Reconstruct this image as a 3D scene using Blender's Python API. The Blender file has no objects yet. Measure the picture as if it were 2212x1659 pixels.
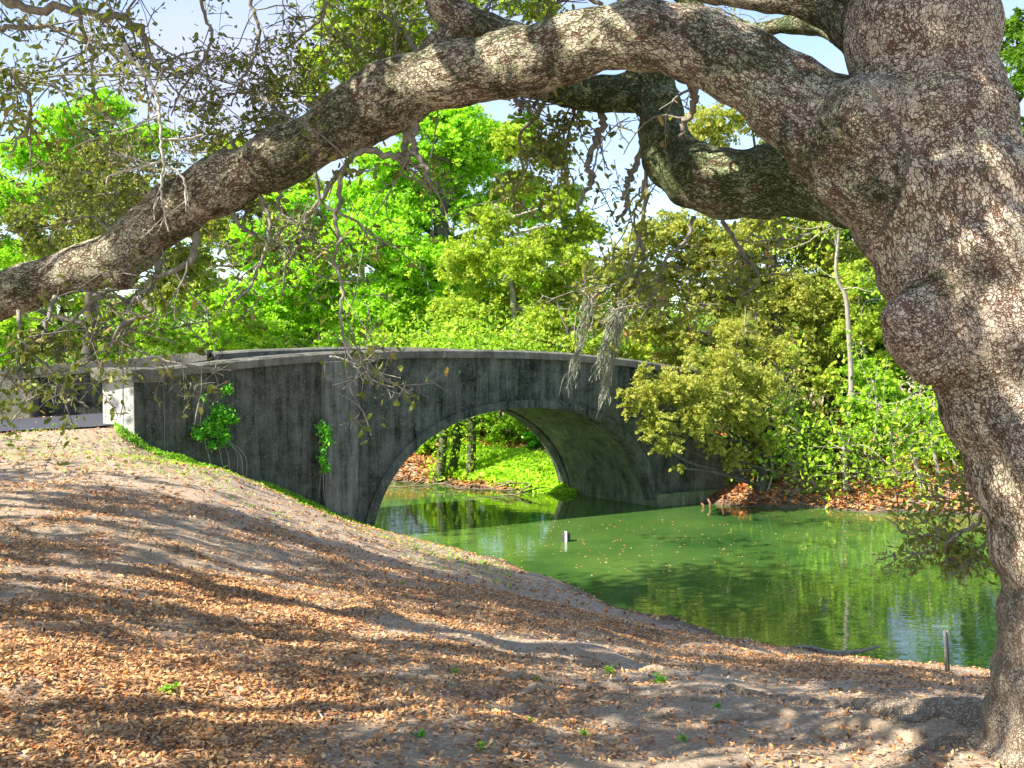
import bpy, math, random
import numpy as np
from mathutils import Vector, Matrix

# ------------------------------------------------------------------ camera, sky, sun
SC = bpy.context.scene
COL = SC.collection
F, CX, CY = 2300.0, 1106.0, 829.5          # focal length and centre in units of a 2212 x 1659 frame
EYE = 3.6
PITCH = math.atan((829.5 - 725.0) / F)
cam_d = bpy.data.cameras.new('camera')
cam_d.sensor_width = 36.0
cam_d.lens = 36.0 * F / 2212.0
cam_d.clip_start, cam_d.clip_end = 0.1, 3000
cam = bpy.data.objects.new('camera', cam_d)
COL.objects.link(cam)
cam.location = (0, 0, EYE)
cam.rotation_euler = (math.pi / 2 - PITCH, 0, 0)
SC.camera = cam

SUN = Vector((-0.90, -0.43, 0)).normalized()
ELEV = math.radians(42)
SUN3 = Vector((SUN.x * math.cos(ELEV), SUN.y * math.cos(ELEV), math.sin(ELEV)))
world = bpy.data.worlds.new("World")
SC.world = world
world.use_nodes = True
wn, wl = world.node_tree.nodes, world.node_tree.links
wn.clear()
wo = wn.new('ShaderNodeOutputWorld'); bg = wn.new('ShaderNodeBackground')
sky = wn.new('ShaderNodeTexSky'); sky.sky_type = 'NISHITA'; sky.sun_disc = False
sky.sun_elevation = ELEV; sky.sun_rotation = math.atan2(SUN.x, SUN.y)
sky.air_density = 1.0; sky.dust_density = 0.3; sky.ozone_density = 4.0
tc = wn.new('ShaderNodeTexCoord'); cn = wn.new('ShaderNodeTexNoise')
cn.inputs['Scale'].default_value = 1.8; cn.inputs['Detail'].default_value = 7; cn.inputs['Roughness'].default_value = 0.55
cmap = wn.new('ShaderNodeMapping'); cmap.inputs['Scale'].default_value = (1, 1, 2.6)
cr = wn.new('ShaderNodeValToRGB'); cr.color_ramp.elements[0].position = 0.42; cr.color_ramp.elements[1].position = 0.72
cm = wn.new('ShaderNodeMix'); cm.data_type = 'RGBA'
cm.inputs[7].default_value = (2.6, 2.75, 3.6, 1)
wl.new(tc.outputs['Generated'], cmap.inputs[0]); wl.new(cmap.outputs[0], cn.inputs['Vector'])
wl.new(cn.outputs['Fac'], cr.inputs[0]); wl.new(cr.outputs[0], cm.inputs[0])
wl.new(sky.outputs[0], cm.inputs[6]); wl.new(cm.outputs[2], bg.inputs['Color'])
bg.inputs['Strength'].default_value = 0.125
wl.new(bg.outputs[0], wo.inputs['Surface'])
sd = bpy.data.lights.new('sun', 'SUN'); sd.energy = 5.0; sd.angle = math.radians(0.5); sd.color = (1, 0.93, 0.82)
so = bpy.data.objects.new('sun', sd); COL.objects.link(so); so.location = (-20, -8, 30)
so.rotation_euler = SUN3.to_track_quat('Z', 'Y').to_euler()
vs = SC.view_settings
vs.view_transform = 'Standard'; vs.look = 'None'; vs.gamma = 1; vs.exposure = 1.4
SC.cycles.max_bounces = 7; SC.cycles.diffuse_bounces = 4; SC.cycles.glossy_bounces = 3
SC.cycles.transmission_bounces = 4; SC.cycles.transparent_max_bounces = 4
SC.cycles.use_denoising = True

rng = np.random.default_rng(7)

# ------------------------------------------------------------------ measuring helpers
cp, sp_ = math.cos(PITCH), math.sin(PITCH)
def ray(px, py):
    x, y = (px - CX) / F, (CY - py) / F
    return np.array([x, cp + y * sp_, -sp_ + y * cp])
def P(px, py, Y):                       # the point at depth Y
    r = ray(px, py); k = Y / r[1]
    return np.array([r[0] * k, Y, EYE + r[2] * k])
def W(px, py, z=0.0):                   # where it meets height z
    r = ray(px, py); k = (z - EYE) / r[2]
    return np.array([r[0] * k, r[1] * k, z])

# ------------------------------------------------------------------ object helpers
def link(o, parent=None):
    COL.objects.link(o)
    if parent is not None: o.parent = parent
    return o
def tag(o, label=None, cat=None, group=None, kind=None):
    if label: o['label'] = label
    if cat: o['category'] = cat
    if group: o['group'] = group
    if kind: o['kind'] = kind
    return o
def empty(name, loc=(0, 0, 0)):
    o = bpy.data.objects.new(name, None); o.empty_display_size = 0.2
    o.location = loc
    return link(o)
def mesh_obj(name, verts, faces, mat, parent=None, smooth=True, attr=None, fm=None):
    """faces: (n,k) int array or list of tuples. Vertices in world space; parents sit untransformed or are subtracted."""
    v = np.asarray(verts, dtype=np.float32).reshape(-1, 3)
    if parent is not None:
        off = np.array(parent.location)
        if parent.parent is not None: off = off + np.array(parent.parent.location)
        v = v - off.astype(np.float32)
    me = bpy.data.meshes.new(name)
    if isinstance(faces, np.ndarray):
        n, k = faces.shape
        me.vertices.add(len(v)); me.vertices.foreach_set('co', v.ravel())
        me.loops.add(n * k); me.loops.foreach_set('vertex_index', faces.astype(np.int32).ravel())
        me.polygons.add(n); me.polygons.foreach_set('loop_start', np.arange(0, n * k, k, dtype=np.int32))
        me.update(calc_edges=True)
    else:
        me.from_pydata(v.tolist(), [], faces); me.update()
    me.polygons.foreach_set('use_smooth', np.full(len(me.polygons), smooth))
    if attr is not None:
        a = me.attributes.new('v', 'FLOAT', 'FACE'); a.data.foreach_set('value', np.asarray(attr, dtype=np.float32))
    if mat is not None:
        for m in (mat if isinstance(mat, (list, tuple)) else [mat]): me.materials.append(m)
    if fm is not None: me.polygons.foreach_set('material_index', np.asarray(fm, dtype=np.int32))
    me.validate()
    return link(bpy.data.objects.new(name, me), parent)

# ------------------------------------------------------------------ materials
def mat(name):
    m = bpy.data.materials.new(name); m.use_nodes = True
    n = m.node_tree.nodes; n.clear()
    return m, n, m.node_tree.links
def noise(n, l, scale, detail=5, rough=0.6, vec=None, dist=0.0):
    t = n.new('ShaderNodeTexNoise'); t.inputs['Scale'].default_value = scale
    t.inputs['Detail'].default_value = detail; t.inputs['Roughness'].default_value = rough; t.inputs['Distortion'].default_value = dist
    if vec is not None: l.new(vec, t.inputs['Vector'])
    return t.outputs['Fac']
def ramp(n, l, fac, stops):
    r = n.new('ShaderNodeValToRGB'); e = r.color_ramp.elements
    while len(e) < len(stops): e.new(0.5)
    for i, (p, c) in enumerate(stops):
        e[i].position = p; e[i].color = (*c, 1) if len(c) == 3 else c
    l.new(fac, r.inputs[0]); return r.outputs[0]
def mix(n, l, fac, a, b, mode='MIX'):
    m = n.new('ShaderNodeMix'); m.data_type = 'RGBA'; m.blend_type = mode
    for sock, v in ((0, fac), (6, a), (7, b)):
        if isinstance(v, (int, float)): m.inputs[sock].default_value = v
        elif isinstance(v, tuple): m.inputs[sock].default_value = (*v, 1)
        else: l.new(v, m.inputs[sock])
    return m.outputs[2]
def mth(n, l, op, a, b=None, c=None):
    m = n.new('ShaderNodeMath'); m.operation = op
    for i, v in enumerate((a, b, c)):
        if v is None: continue
        if isinstance(v, (int, float)): m.inputs[i].default_value = v
        else: l.new(v, m.inputs[i])
    return m.outputs[0]
def objco(n, l, scale=(1, 1, 1)):
    t = n.new('ShaderNodeTexCoord'); m = n.new('ShaderNodeMapping'); m.inputs['Scale'].default_value = scale
    l.new(t.outputs['Object'], m.inputs[0]); return m.outputs[0]
def finish(n, l, col, rough=0.85, bump=None, bs=0.4, bd=0.02, spec=0.3):
    b = n.new('ShaderNodeBsdfPrincipled'); o = n.new('ShaderNodeOutputMaterial')
    if isinstance(col, tuple): b.inputs['Base Color'].default_value = (*col, 1)
    else: l.new(col, b.inputs['Base Color'])
    if isinstance(rough, (int, float)): b.inputs['Roughness'].default_value = rough
    else: l.new(rough, b.inputs['Roughness'])
    b.inputs['Specular IOR Level'].default_value = spec
    if bump is not None:
        bn = n.new('ShaderNodeBump'); bn.inputs['Strength'].default_value = bs; bn.inputs['Distance'].default_value = bd
        l.new(bump, bn.inputs['Height']); l.new(bn.outputs[0], b.inputs['Normal'])
    l.new(b.outputs[0], o.inputs[0]); return b

def leaf_mat(name, stops, trans=0.45, tboost=1.5, rough=0.5):
    m, n, l = mat(name)
    a = n.new('ShaderNodeAttribute'); a.attribute_name = 'v'
    c = ramp(n, l, a.outputs['Fac'], stops)
    pb = n.new('ShaderNodeBsdfPrincipled'); l.new(c, pb.inputs['Base Color'])
    pb.inputs['Roughness'].default_value = rough; pb.inputs['Specular IOR Level'].default_value = 0.35
    tr = n.new('ShaderNodeBsdfTranslucent')
    tcol = mix(n, l, 1.0, c, (tboost, tboost * 1.05, tboost * 0.55), 'MULTIPLY')
    l.new(tcol, tr.inputs['Color'])
    ms = n.new('ShaderNodeMixShader'); ms.inputs[0].default_value = trans
    o = n.new('ShaderNodeOutputMaterial')
    l.new(pb.outputs[0], ms.inputs[1]); l.new(tr.outputs[0], ms.inputs[2]); l.new(ms.outputs[0], o.inputs[0])
    return m
L_CYP = leaf_mat('leaf_cypress', [(0, (.09, .24, .015)), (.45, (.32, .57, .03)), (1, (.60, .84, .08))], trans=.5)
L_MAPLE = leaf_mat('leaf_maple', [(0, (.13, .22, .02)), (.5, (.34, .46, .04)), (.85, (.58, .64, .09)), (1, (.5, .36, .12))])
L_OLIVE = leaf_mat('leaf_olive', [(0, (.09, .12, .02)), (.45, (.27, .31, .05)), (.8, (.47, .48, .10)), (1, (.55, .42, .12))])
L_OAK = leaf_mat('leaf_oak', [(0, (.05, .08, .015)), (.45, (.15, .19, .03)), (.8, (.30, .32, .06)), (1, (.40, .22, .08))], trans=.32)
L_UNDER = leaf_mat('leaf_understory', [(0, (.07, .18, .012)), (.5, (.30, .50, .03)), (1, (.58, .78, .07))])
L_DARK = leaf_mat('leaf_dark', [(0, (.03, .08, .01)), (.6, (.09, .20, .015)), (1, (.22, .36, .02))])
L_VINE = leaf_mat('leaf_vine', [(0, (.05, .25, .02)), (.6, (.16, .52, .04)), (1, (.34, .72, .06))], tboost=1.5)
L_DRY = leaf_mat('leaf_litter', [(0, (.09, .05, .03)), (.28, (.30, .145, .065)), (.5, (.56, .29, .11)), (.72, (.82, .55, .27)), (1, (.82, .25, .05))], trans=.12, tboost=1.0, rough=.6)
L_GRASS = leaf_mat('grass_blade', [(0, (.12, .32, .02)), (.6, (.30, .55, .04)), (1, (.5, .66, .10))])
L_MOSS = leaf_mat('spanish_moss', [(0, (.20, .215, .17)), (.6, (.36, .38, .30)), (1, (.50, .51, .42))], trans=.3, tboost=1.0, rough=.9)

def bark_mat(name, plate=(.76, .645, .50), plate2=(.40, .305, .22), crack=(.13, .048, .026), lichen=.5, moss=.22, scale=62, mosscol=(.05, .065, .025), red=.35, dusty=False, limbs=True):
    """bark whose plates follow the limb: 'bk' is the offset from the limb's axis, 'bs' the way along it"""
    m, n, l = mat(name)
    co = objco(n, l)
    if limbs:
        at = n.new('ShaderNodeAttribute'); at.attribute_name = 'bk'; ws = n.new('ShaderNodeAttribute'); ws.attribute_name = 'bs'; vec, way = at.outputs['Vector'], ws.outputs['Fac']
    else: vec, way = objco(n, l, (1, 1, .35)), 0.0
    w = n.new('ShaderNodeTexNoise'); w.inputs['Scale'].default_value = 9; w.inputs['Detail'].default_value = 5; l.new(co, w.inputs['Vector'])
    va = n.new('ShaderNodeVectorMath'); va.operation = 'MULTIPLY_ADD'
    l.new(w.outputs['Color'], va.inputs[0]); va.inputs[1].default_value = (.07, .07, .07); l.new(vec, va.inputs[2])
    def setw(t, k, s_):
        if isinstance(way, float): t.inputs['W'].default_value = 0
        else: l.new(mth(n, l, 'MULTIPLY', way, k), t.inputs['W'])
        t.inputs['Scale'].default_value = s_; l.new(va.outputs[0], t.inputs['Vector'])
    def vor(sc, k, feat):
        v = n.new('ShaderNodeTexVoronoi'); v.voronoi_dimensions = '4D'; v.feature = feat; setw(v, k, sc); return v
    def nz(sc, k, det=4, rough=.65):
        t = n.new('ShaderNodeTexNoise'); t.noise_dimensions = '4D'; t.inputs['Detail'].default_value = det; t.inputs['Roughness'].default_value = rough; setw(t, k, sc); return t.outputs['Fac']
    vd = vor(scale, .5, 'DISTANCE_TO_EDGE').outputs['Distance']
    sepc = n.new('ShaderNodeSeparateColor'); l.new(vor(scale, .5, 'F1').outputs['Color'], sepc.inputs[0])
    thr = mth(n, l, 'MAXIMUM', mth(n, l, 'MULTIPLY_ADD', noise(n, l, 8, 5, .75, co), .50, -.16), .004)
    ck = n.new('ShaderNodeMapRange'); l.new(vd, ck.inputs[0]); l.new(thr, ck.inputs[2]); ck.inputs[3].default_value = .25
    # long broken furrows
    fr = mth(n, l, 'ABSOLUTE', mth(n, l, 'SUBTRACT', nz(17, .22, 3, .6), .5))
    thr2 = mth(n, l, 'MAXIMUM', mth(n, l, 'MULTIPLY_ADD', noise(n, l, 3.2, 4, .7, co), .11, -.030), .003)
    fk = n.new('ShaderNodeMapRange'); l.new(fr, fk.inputs[0]); l.new(thr2, fk.inputs[2])
    hgt = mth(n, l, 'MULTIPLY', ck.outputs[0], fk.outputs[0])
    f1 = noise(n, l, 75, 4, .8, co); f2 = nz(40, .4, 5, .8)
    pv = mth(n, l, 'ADD', mth(n, l, 'ADD', mth(n, l, 'MULTIPLY', f1, .5), mth(n, l, 'MULTIPLY', f2, .6)), mth(n, l, 'MULTIPLY', sepc.outputs[0], .16))
    base = mix(n, l, ramp(n, l, pv, [(.44, (0, 0, 0)), (.76, (1, 1, 1))]), plate2, plate)
    lc = ramp(n, l, noise(n, l, 38, 5, .8, co), [(.50, (0, 0, 0)), (.56, (1, 1, 1))])
    lc2 = ramp(n, l, noise(n, l, 2.3, 3, .6, co), [(.40, (0, 0, 0)), (.56, (1, 1, 1))])
    base = mix(n, l, mth(n, l, 'MULTIPLY', mth(n, l, 'MULTIPLY', lc, lc2), lichen), base, (.46, .54, .28))
    colr = mix(n, l, hgt, crack, base)
    colr = mix(n, l, mth(n, l, 'MULTIPLY', ramp(n, l, noise(n, l, 16, 5, .8, co), [(.54, (0, 0, 0)), (.62, (1, 1, 1))]), red), colr, (.25, .10, .06))
    p0 = .66 - moss * .4
    ms = ramp(n, l, noise(n, l, 2.6, 7, .72, co, .4), [(p0, (0, 0, 0)), (p0 + .07, (1, 1, 1))])
    sp = ramp(n, l, noise(n, l, 40, 5, .85, co), [(.36, (.25, .25, .25)), (.56, (1, 1, 1))])
    colr = mix(n, l, mth(n, l, 'MULTIPLY', mth(n, l, 'MULTIPLY', ms, sp), .88), colr, mosscol)
    if dusty:                              # soil dust on the foot of the trunk and its roots
        ge = n.new('ShaderNodeNewGeometry'); sx = n.new('ShaderNodeSeparateXYZ'); l.new(ge.outputs['Position'], sx.inputs[0])
        mr = n.new('ShaderNodeMapRange'); l.new(mth(n, l, 'ADD', sx.outputs[2], mth(n, l, 'MULTIPLY', f1, .5)), mr.inputs[0]); mr.inputs[1].default_value = 2.5; mr.inputs[2].default_value = 3.0; mr.inputs[3].default_value = .7; mr.inputs[4].default_value = 0
        colr = mix(n, l, mr.outputs[0], colr, (.40, .31, .22))
    hh = mth(n, l, 'ADD', hgt, mth(n, l, 'MULTIPLY', mth(n, l, 'ADD', f1, f2), .4))
    finish(n, l, colr, .9, hh, 1.0, .022, .12)
    return m
BARK = bark_mat('oak_bark', dusty=True)
BARK_L = bark_mat('limb_bark', plate=(.68, .61, .47), plate2=(.29, .255, .19), lichen=.7, moss=.42, red=.25)
BARK_M = bark_mat('mossy_bark', plate=(.46, .48, .30), plate2=(.17, .18, .11), lichen=.8, moss=.55, mosscol=(.045, .085, .018), red=.05)
BARK_S = bark_mat('mossy_trunk_bark', plate=(.34, .34, .24), plate2=(.13, .13, .09), lichen=.8, moss=.55, mosscol=(.045, .085, .018), red=.05, limbs=False)
def simple_bark(name, a, b, s=9):
    m, n, l = mat(name); co = objco(n, l, (1, 1, .35))
    f = noise(n, l, s, 5, .7, co)
    finish(n, l, mix(n, l, ramp(n, l, f, [(.3, (0, 0, 0)), (.7, (1, 1, 1))]), a, b), .9, f, .6, .02, .15); return m
B_TWIG = simple_bark('twig_bark', (.14, .13, .10), (.36, .33, .26), 25)
B_PALE = simple_bark('dead_wood', (.38, .36, .29), (.58, .55, .45), 25)
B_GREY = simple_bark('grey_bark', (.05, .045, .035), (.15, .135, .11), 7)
B_SAP = simple_bark('sapling_bark', (.20, .175, .135), (.42, .38, .31), 9)

def concrete(name, dark, light, streak=.7, speck=1.0, green=.25):
    m, n, l = mat(name); co = objco(n, l)
    st = noise(n, l, 2.6, 8, .78, objco(n, l, (3.0, 3.0, .22)), .25)
    bl = noise(n, l, 2.3, 9, .78, co)
    f = mth(n, l, 'ADD', mth(n, l, 'MULTIPLY', st, streak), mth(n, l, 'MULTIPLY', bl, 1 - streak))
    c = mix(n, l, ramp(n, l, f, [(.40, (0, 0, 0)), (.62, (1, 1, 1))]), dark, light)
    c = mix(n, l, mth(n, l, 'MULTIPLY', ramp(n, l, noise(n, l, 2.6, 5, .7, objco(n, l, (2, 2, .5))), [(.48, (0, 0, 0)), (.68, (1, 1, 1))]), green), c, (.05, .085, .03))
    v = n.new('ShaderNodeTexVoronoi'); v.inputs['Scale'].default_value = 30; l.new(co, v.inputs['Vector'])
    dots = ramp(n, l, v.outputs['Distance'], [(.14, (1, 1, 1)), (.26, (0, 0, 0))])
    rnd = ramp(n, l, noise(n, l, 14, 5, .8, co), [(.44, (0, 0, 0)), (.54, (1, 1, 1))])
    c = mix(n, l, mth(n, l, 'MULTIPLY', mth(n, l, 'MULTIPLY', dots, rnd), speck), c, (.36, .38, .33))
    pt = ramp(n, l, noise(n, l, 1.1, 7, .75, objco(n, l, (1, 1, .8)), .8), [(.60, (0, 0, 0)), (.68, (1, 1, 1))])
    c = mix(n, l, mth(n, l, 'MULTIPLY', pt, .45), c, tuple(min(1, q * 1.7 + .02) for q in light))
    g = noise(n, l, 30, 5, .7, co)
    finish(n, l, c, .9, mth(n, l, 'ADD', g, bl), .6, .03, .2); return m
C_WALL = concrete('weathered_concrete', (.012, .015, .011), (.175, .185, .148), .5, .8, .35)
C_DARK = concrete('pilaster_concrete', (.035, .038, .03), (.27, .28, .235), .6, .8, .25)
C_CAP = concrete('coping_concrete', (.08, .08, .062), (.27, .255, .205), .4, .4, .3)
C_PIER = concrete('pale_concrete', (.30, .29, .26), (.62, .60, .56), .35, .1, .08)
C_BARREL = concrete('barrel_concrete', (.045, .06, .03), (.25, .29, .15), .4, .3, .5)

m, n, l = mat('bank_soil'); co = objco(n, l)
f = noise(n, l, .9, 6, .65, co); g = noise(n, l, 38, 6, .75, co); hgr = noise(n, l, 7, 6, .7, co)
c = mix(n, l, ramp(n, l, g, [(.32, (0, 0, 0)), (.68, (1, 1, 1))]), (.24, .17, .115), (.72, .58, .43))
c = mix(n, l, mth(n, l, 'MULTIPLY', ramp(n, l, f, [(.35, (0, 0, 0)), (.65, (1, 1, 1))]), .5), c, (.42, .30, .19))
c = mix(n, l, mth(n, l, 'MULTIPLY', ramp(n, l, hgr, [(.56, (0, 0, 0)), (.66, (1, 1, 1))]), .35), c, (.19, .20, .07))
ge = n.new('ShaderNodeNewGeometry'); sx = n.new('ShaderNodeSeparateXYZ'); l.new(ge.outputs['Position'], sx.inputs[0])
mr = n.new('ShaderNodeMapRange'); l.new(mth(n, l, 'ADD', sx.outputs[2], mth(n, l, 'MULTIPLY', hgr, .3)), mr.inputs[0]); mr.inputs[1].default_value = .15; mr.inputs[2].default_value = .42; mr.inputs[3].default_value = .85; mr.inputs[4].default_value = 0
c = mix(n, l, mr.outputs[0], c, (.05, .038, .026))     # wet mud at the waterline
finish(n, l, c, .95, mth(n, l, 'ADD', g, mth(n, l, 'MULTIPLY', hgr, 1.5)), .8, .03, .1); SOIL = m
m, n, l = mat('asphalt'); co = objco(n, l); g = noise(n, l, 60, 4, .7, co)
finish(n, l, mix(n, l, g, (.03, .03, .038), (.085, .085, .1)), .9, g, .4, .01); ROADM = m
m, n, l = mat('canal_water'); co = objco(n, l)
cc = mix(n, l, ramp(n, l, noise(n, l, .35, 4, .6, co), [(.35, (0, 0, 0)), (.65, (1, 1, 1))]), (.036, .10, .020), (.10, .19, .034))
rp = mth(n, l, 'ADD', noise(n, l, 2.6, 3, .5, objco(n, l, (1, 2.4, 1)), .4), mth(n, l, 'MULTIPLY', noise(n, l, .5, 2, .5, co), 1.6))
b = finish(n, l, cc, .02, rp, .05, .05, .5); b.inputs['IOR'].default_value = 2.0; WATER = m
def plain(name, c, rough=.7, s=20):
    m, n, l = mat(name); f = noise(n, l, s, 4, .6, objco(n, l))
    finish(n, l, mix(n, l, f, tuple(x * .7 for x in c), tuple(min(1, x * 1.3) for x in c)), rough, f, .2, .005); return m

# ------------------------------------------------------------------ geometry builders
class Tubes:
    def __init__(s): s.v, s.f, s.n = [], [], 0
    def add(s, pts, rad, sides=6, cap=True):
        pts = np.asarray(pts, float); rad = np.broadcast_to(np.asarray(rad, float), (len(pts),))
        T = np.gradient(pts, axis=0); T /= np.linalg.norm(T, axis=1)[:, None] + 1e-9
        up = np.array([0, 0, 1.0]) if abs(T[0][2]) < .9 else np.array([1.0, 0, 0])
        N = np.cross(T[0], up); N /= np.linalg.norm(N); a = np.linspace(0, 2 * np.pi, sides, endpoint=False)
        rings = []
        for i in range(len(pts)):
            N = N - T[i] * N.dot(T[i]); N /= np.linalg.norm(N) + 1e-9
            B = np.cross(T[i], N)
            rings.append(pts[i] + rad[i] * (np.cos(a)[:, None] * N + np.sin(a)[:, None] * B))
        k = s.n; m = len(pts)
        s.v.append(np.concatenate(rings)); s.n += m * sides
        i = np.arange(m - 1)[:, None] * sides + np.arange(sides)[None]
        j = np.arange(m - 1)[:, None] * sides + (np.arange(sides)[None] + 1) % sides
        q = np.stack([i, j, j + sides, i + sides], -1).reshape(-1, 4) + k
        s.f.append(q)
        if cap:
            s.v.append(pts[[0]]); s.v.append(pts[[-1]]); c0, c1 = s.n, s.n + 1; s.n += 2
            r = np.arange(sides); r2 = (r + 1) % sides; e = k + (m - 1) * sides
            s.f.append(np.stack([k + r2, k + r, np.full(sides, c0), np.full(sides, c0)], -1))
            s.f.append(np.stack([e + r, e + r2, np.full(sides, c1), np.full(sides, c1)], -1))
    def build(s, name, material, parent=None, smooth=True):
        if not s.v: return None
        F_ = np.concatenate(s.f); faces = [tuple(q) if q[2] != q[3] else (q[0], q[1], q[2]) for q in F_.tolist()]
        return mesh_obj(name, np.concatenate(s.v), faces, material, parent, smooth)

def smooth_path(pts, n=8):
    pts = np.asarray(pts, float)
    if len(pts) < 3: 
        t = np.linspace(0, 1, n + 1)[:, None]; return pts[0] * (1 - t) + pts[-1] * t
    Q = np.vstack([2 * pts[0] - pts[1], pts, 2 * pts[-1] - pts[-2]]); out = []
    for i in range(1, len(Q) - 2):
        p0, p1, p2, p3 = Q[i - 1:i + 3]
        for t in np.linspace(0, 1, n, endpoint=False):
            out.append(.5 * ((2 * p1) + (-p0 + p2) * t + (2 * p0 - 5 * p1 + 4 * p2 - p3) * t * t + (-p0 + 3 * p1 - 3 * p2 + p3) * t ** 3))
    out.append(pts[-1]); return np.array(out)

def unit(v): return v / (np.linalg.norm(v, axis=-1, keepdims=True) + 1e-9)
def leaves(name, centres, size, material, parent=None, aspect=.45, up=.35, droop=0.0, v=None, shape=4, seed=1, kind=None):
    """one small leaf face per centre, free orientation"""
    r = np.random.default_rng(seed); C = np.asarray(centres, float); N = len(C)
    nrm = unit(r.normal(size=(N, 3)) + np.array([0, 0, up * 3]) * r.random((N, 1)))
    d = r.normal(size=(N, 3)); d[:, 2] -= droop; d = unit(np.cross(np.cross(nrm, d), nrm)); s = np.cross(nrm, d)
    L = size * r.uniform(.55, 1.5, (N, 1)) ** 1.2; Wd = L * aspect * r.uniform(.8, 1.2, (N, 1))
    if shape == 4:
        V = np.stack([C - d * L * .5, C + s * Wd * .5 + d * L * .05, C + d * L * .5 + nrm * L * .08, C - s * Wd * .5 + d * L * .05], 1)
    else:
        b = nrm * L * .10
        V = np.stack([C - d * L * .5, C + s * Wd * .45 - d * L * .18 + b, C + s * Wd * .42 + d * L * .22 + b, C + d * L * .5 - b * .5, C - s * Wd * .42 + d * L * .22 + b, C - s * Wd * .45 - d * L * .18 + b], 1)
    if v is None: v = r.random(N)
    F_ = np.arange(N * shape).reshape(N, shape)
    o = mesh_obj(name, V.reshape(-1, 3), F_, material, parent, False, np.clip(v, 0, 1))
    if kind: o['kind'] = kind
    return o

def walk(start, direction, length, r, step=.12, wob=.35, grav=0.0, pull=None):
    n_ = max(3, int(length / step)); p = np.array(start, float); d = unit(np.array(direction, float)); out = [p.copy()]
    bend = r.normal(size=3) * .5
    for i in range(n_):
        if r.random() < .25: bend = r.normal(size=3)
        d = unit(d + bend * wob * .35 + np.array([0, 0, grav]) * .1 + r.normal(size=3) * wob * .15)
        p = p + d * (length / n_); out.append(p.copy())
    return np.array(out)

# ------------------------------------------------------------------ terrain
A = np.array([-6.1, 17.1]); C2 = W(1418, 1094)[:2]; U = unit(C2 - A)   # the bridge's near face runs from A along U
VB = np.array([-1.85, 2.2]); BW = np.linalg.norm(VB); VB = VB / BW
NEAR = [(-60, 34), (-25, 28), (-12, 25.5), (-6.5, 23.2), (-4.1, 21.0), (-2.55, 19.25)] + \
       [tuple(W(x, y)[:2]) for x, y in ((950, 1180), (1150, 1238), (1350, 1310), (1500, 1362), (1700, 1404), (1900, 1436), (2130, 1456), (2350, 1466))] + \
       [(12, 10), (30, 6), (80, 0)]
FAR = [(-60, 46), (-25, 36), (-10, 29), tuple(W(855, 1041)[:2]), tuple(W(1000, 1052)[:2]), tuple(W(1218, 1066)[:2]), (3.3, 23.4), (4.6, 22.3)] + \
      [tuple(W(x, y)[:2]) for x, y in ((1700, 1098), (1850, 1104), (1950, 1107), (2100, 1112))] + [(16, 20.5), (40, 17), (100, 12)]
def sdist(x, y, poly, sign):
    best = np.full(x.shape, 1e9); sg = np.zeros(x.shape)
    for (x0, y0), (x1, y1) in zip(poly[:-1], poly[1:]):
        dx, dy = x1 - x0, y1 - y0; L2 = dx * dx + dy * dy
        t = np.clip(((x - x0) * dx + (y - y0) * dy) / L2, 0, 1)
        ex, ey = x - x0 - t * dx, y - y0 - t * dy; d = np.hypot(ex, ey)
        c = (dx * ey - dy * ex)
        m_ = d < best - 1e-9; best = np.where(m_, d, best); sg = np.where(m_, np.sign(c), sg)
    return best * sg * sign
def vnoise(x, y, s, seed=0):
    x = x * s + seed * 17.3; y = y * s + seed * 7.1
    xi, yi = np.floor(x), np.floor(y); fx, fy = x - xi, y - yi
    fx = fx * fx * (3 - 2 * fx); fy = fy * fy * (3 - 2 * fy)
    def h(a, b): 
        q = np.sin(a * 127.1 + b * 311.7 + seed) * 43758.5453; return q - np.floor(q)
    return (h(xi, yi) * (1 - fx) + h(xi + 1, yi) * fx) * (1 - fy) + (h(xi, yi + 1) * (1 - fx) + h(xi + 1, yi + 1) * fx) * fy - .5
def ground(x, y):
    x = np.asarray(x, float); y = np.asarray(y, float)
    dn = sdist(x, y, NEAR, -1) + .35 * vnoise(x, y, 1.3, 21) + .2 * vnoise(x, y, 4, 22); df = sdist(x, y, FAR, 1) + .4 * vnoise(x, y, 1.1, 23) + .2 * vnoise(x, y, 3.5, 24)
    k = .29 + .35 / (1 + np.exp((x + 3.4) / .8))
    hn = 2.0 * np.tanh(k * dn / 2.0)
    hf = 1.7 * (1 - np.exp(-df / 4.5))
    bed = -1.1
    h = np.where(dn > 0, hn, np.where(df > 0, hf, np.maximum(bed, np.maximum(dn, df) * .6)))
    land = np.clip(np.maximum(dn, df) * 1.2, 0, 1)
    near = np.exp(-((x - .5) / 7) ** 2 - ((y - 7) / 8) ** 2)
    h = h + land * (vnoise(x, y, .35, 1) * .12 + vnoise(x, y, 1.1, 2) * .06 + near * (vnoise(x, y, 2.7, 3) * .06 + vnoise(x, y, 6.5, 4) * .032 + vnoise(x, y, 15, 5) * .014))
    s_ = (x - A[0]) * U[0] + (y - A[1]) * U[1]; wv_ = (x - A[0]) * -U[1] + (y - A[1]) * U[0]
    # level ground that carries the road up to the bridge
    side = np.clip((wv_ + 1.3 + .25 * np.minimum(s_, 0) * -1) / 1.5, 0, 1); side = side * side * (3 - 2 * side)
    along = np.clip((.25 - s_) / .5, 0, 1) * np.clip((22 + s_) / 6, 0, 1) * np.clip((6.5 - wv_) / 3, 0, 1)
    h = h + side * along * np.maximum(0, 2.12 - h)
    # swelling round the oak's foot
    d = np.hypot(x - 2.55, y - 4.9)
    h = h + .14 * np.exp(-(d / 1.0) ** 2) * land
    h = np.where(df > 0, h + land * .25 * vnoise(x, y, .8, 8), h)
    return h
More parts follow.
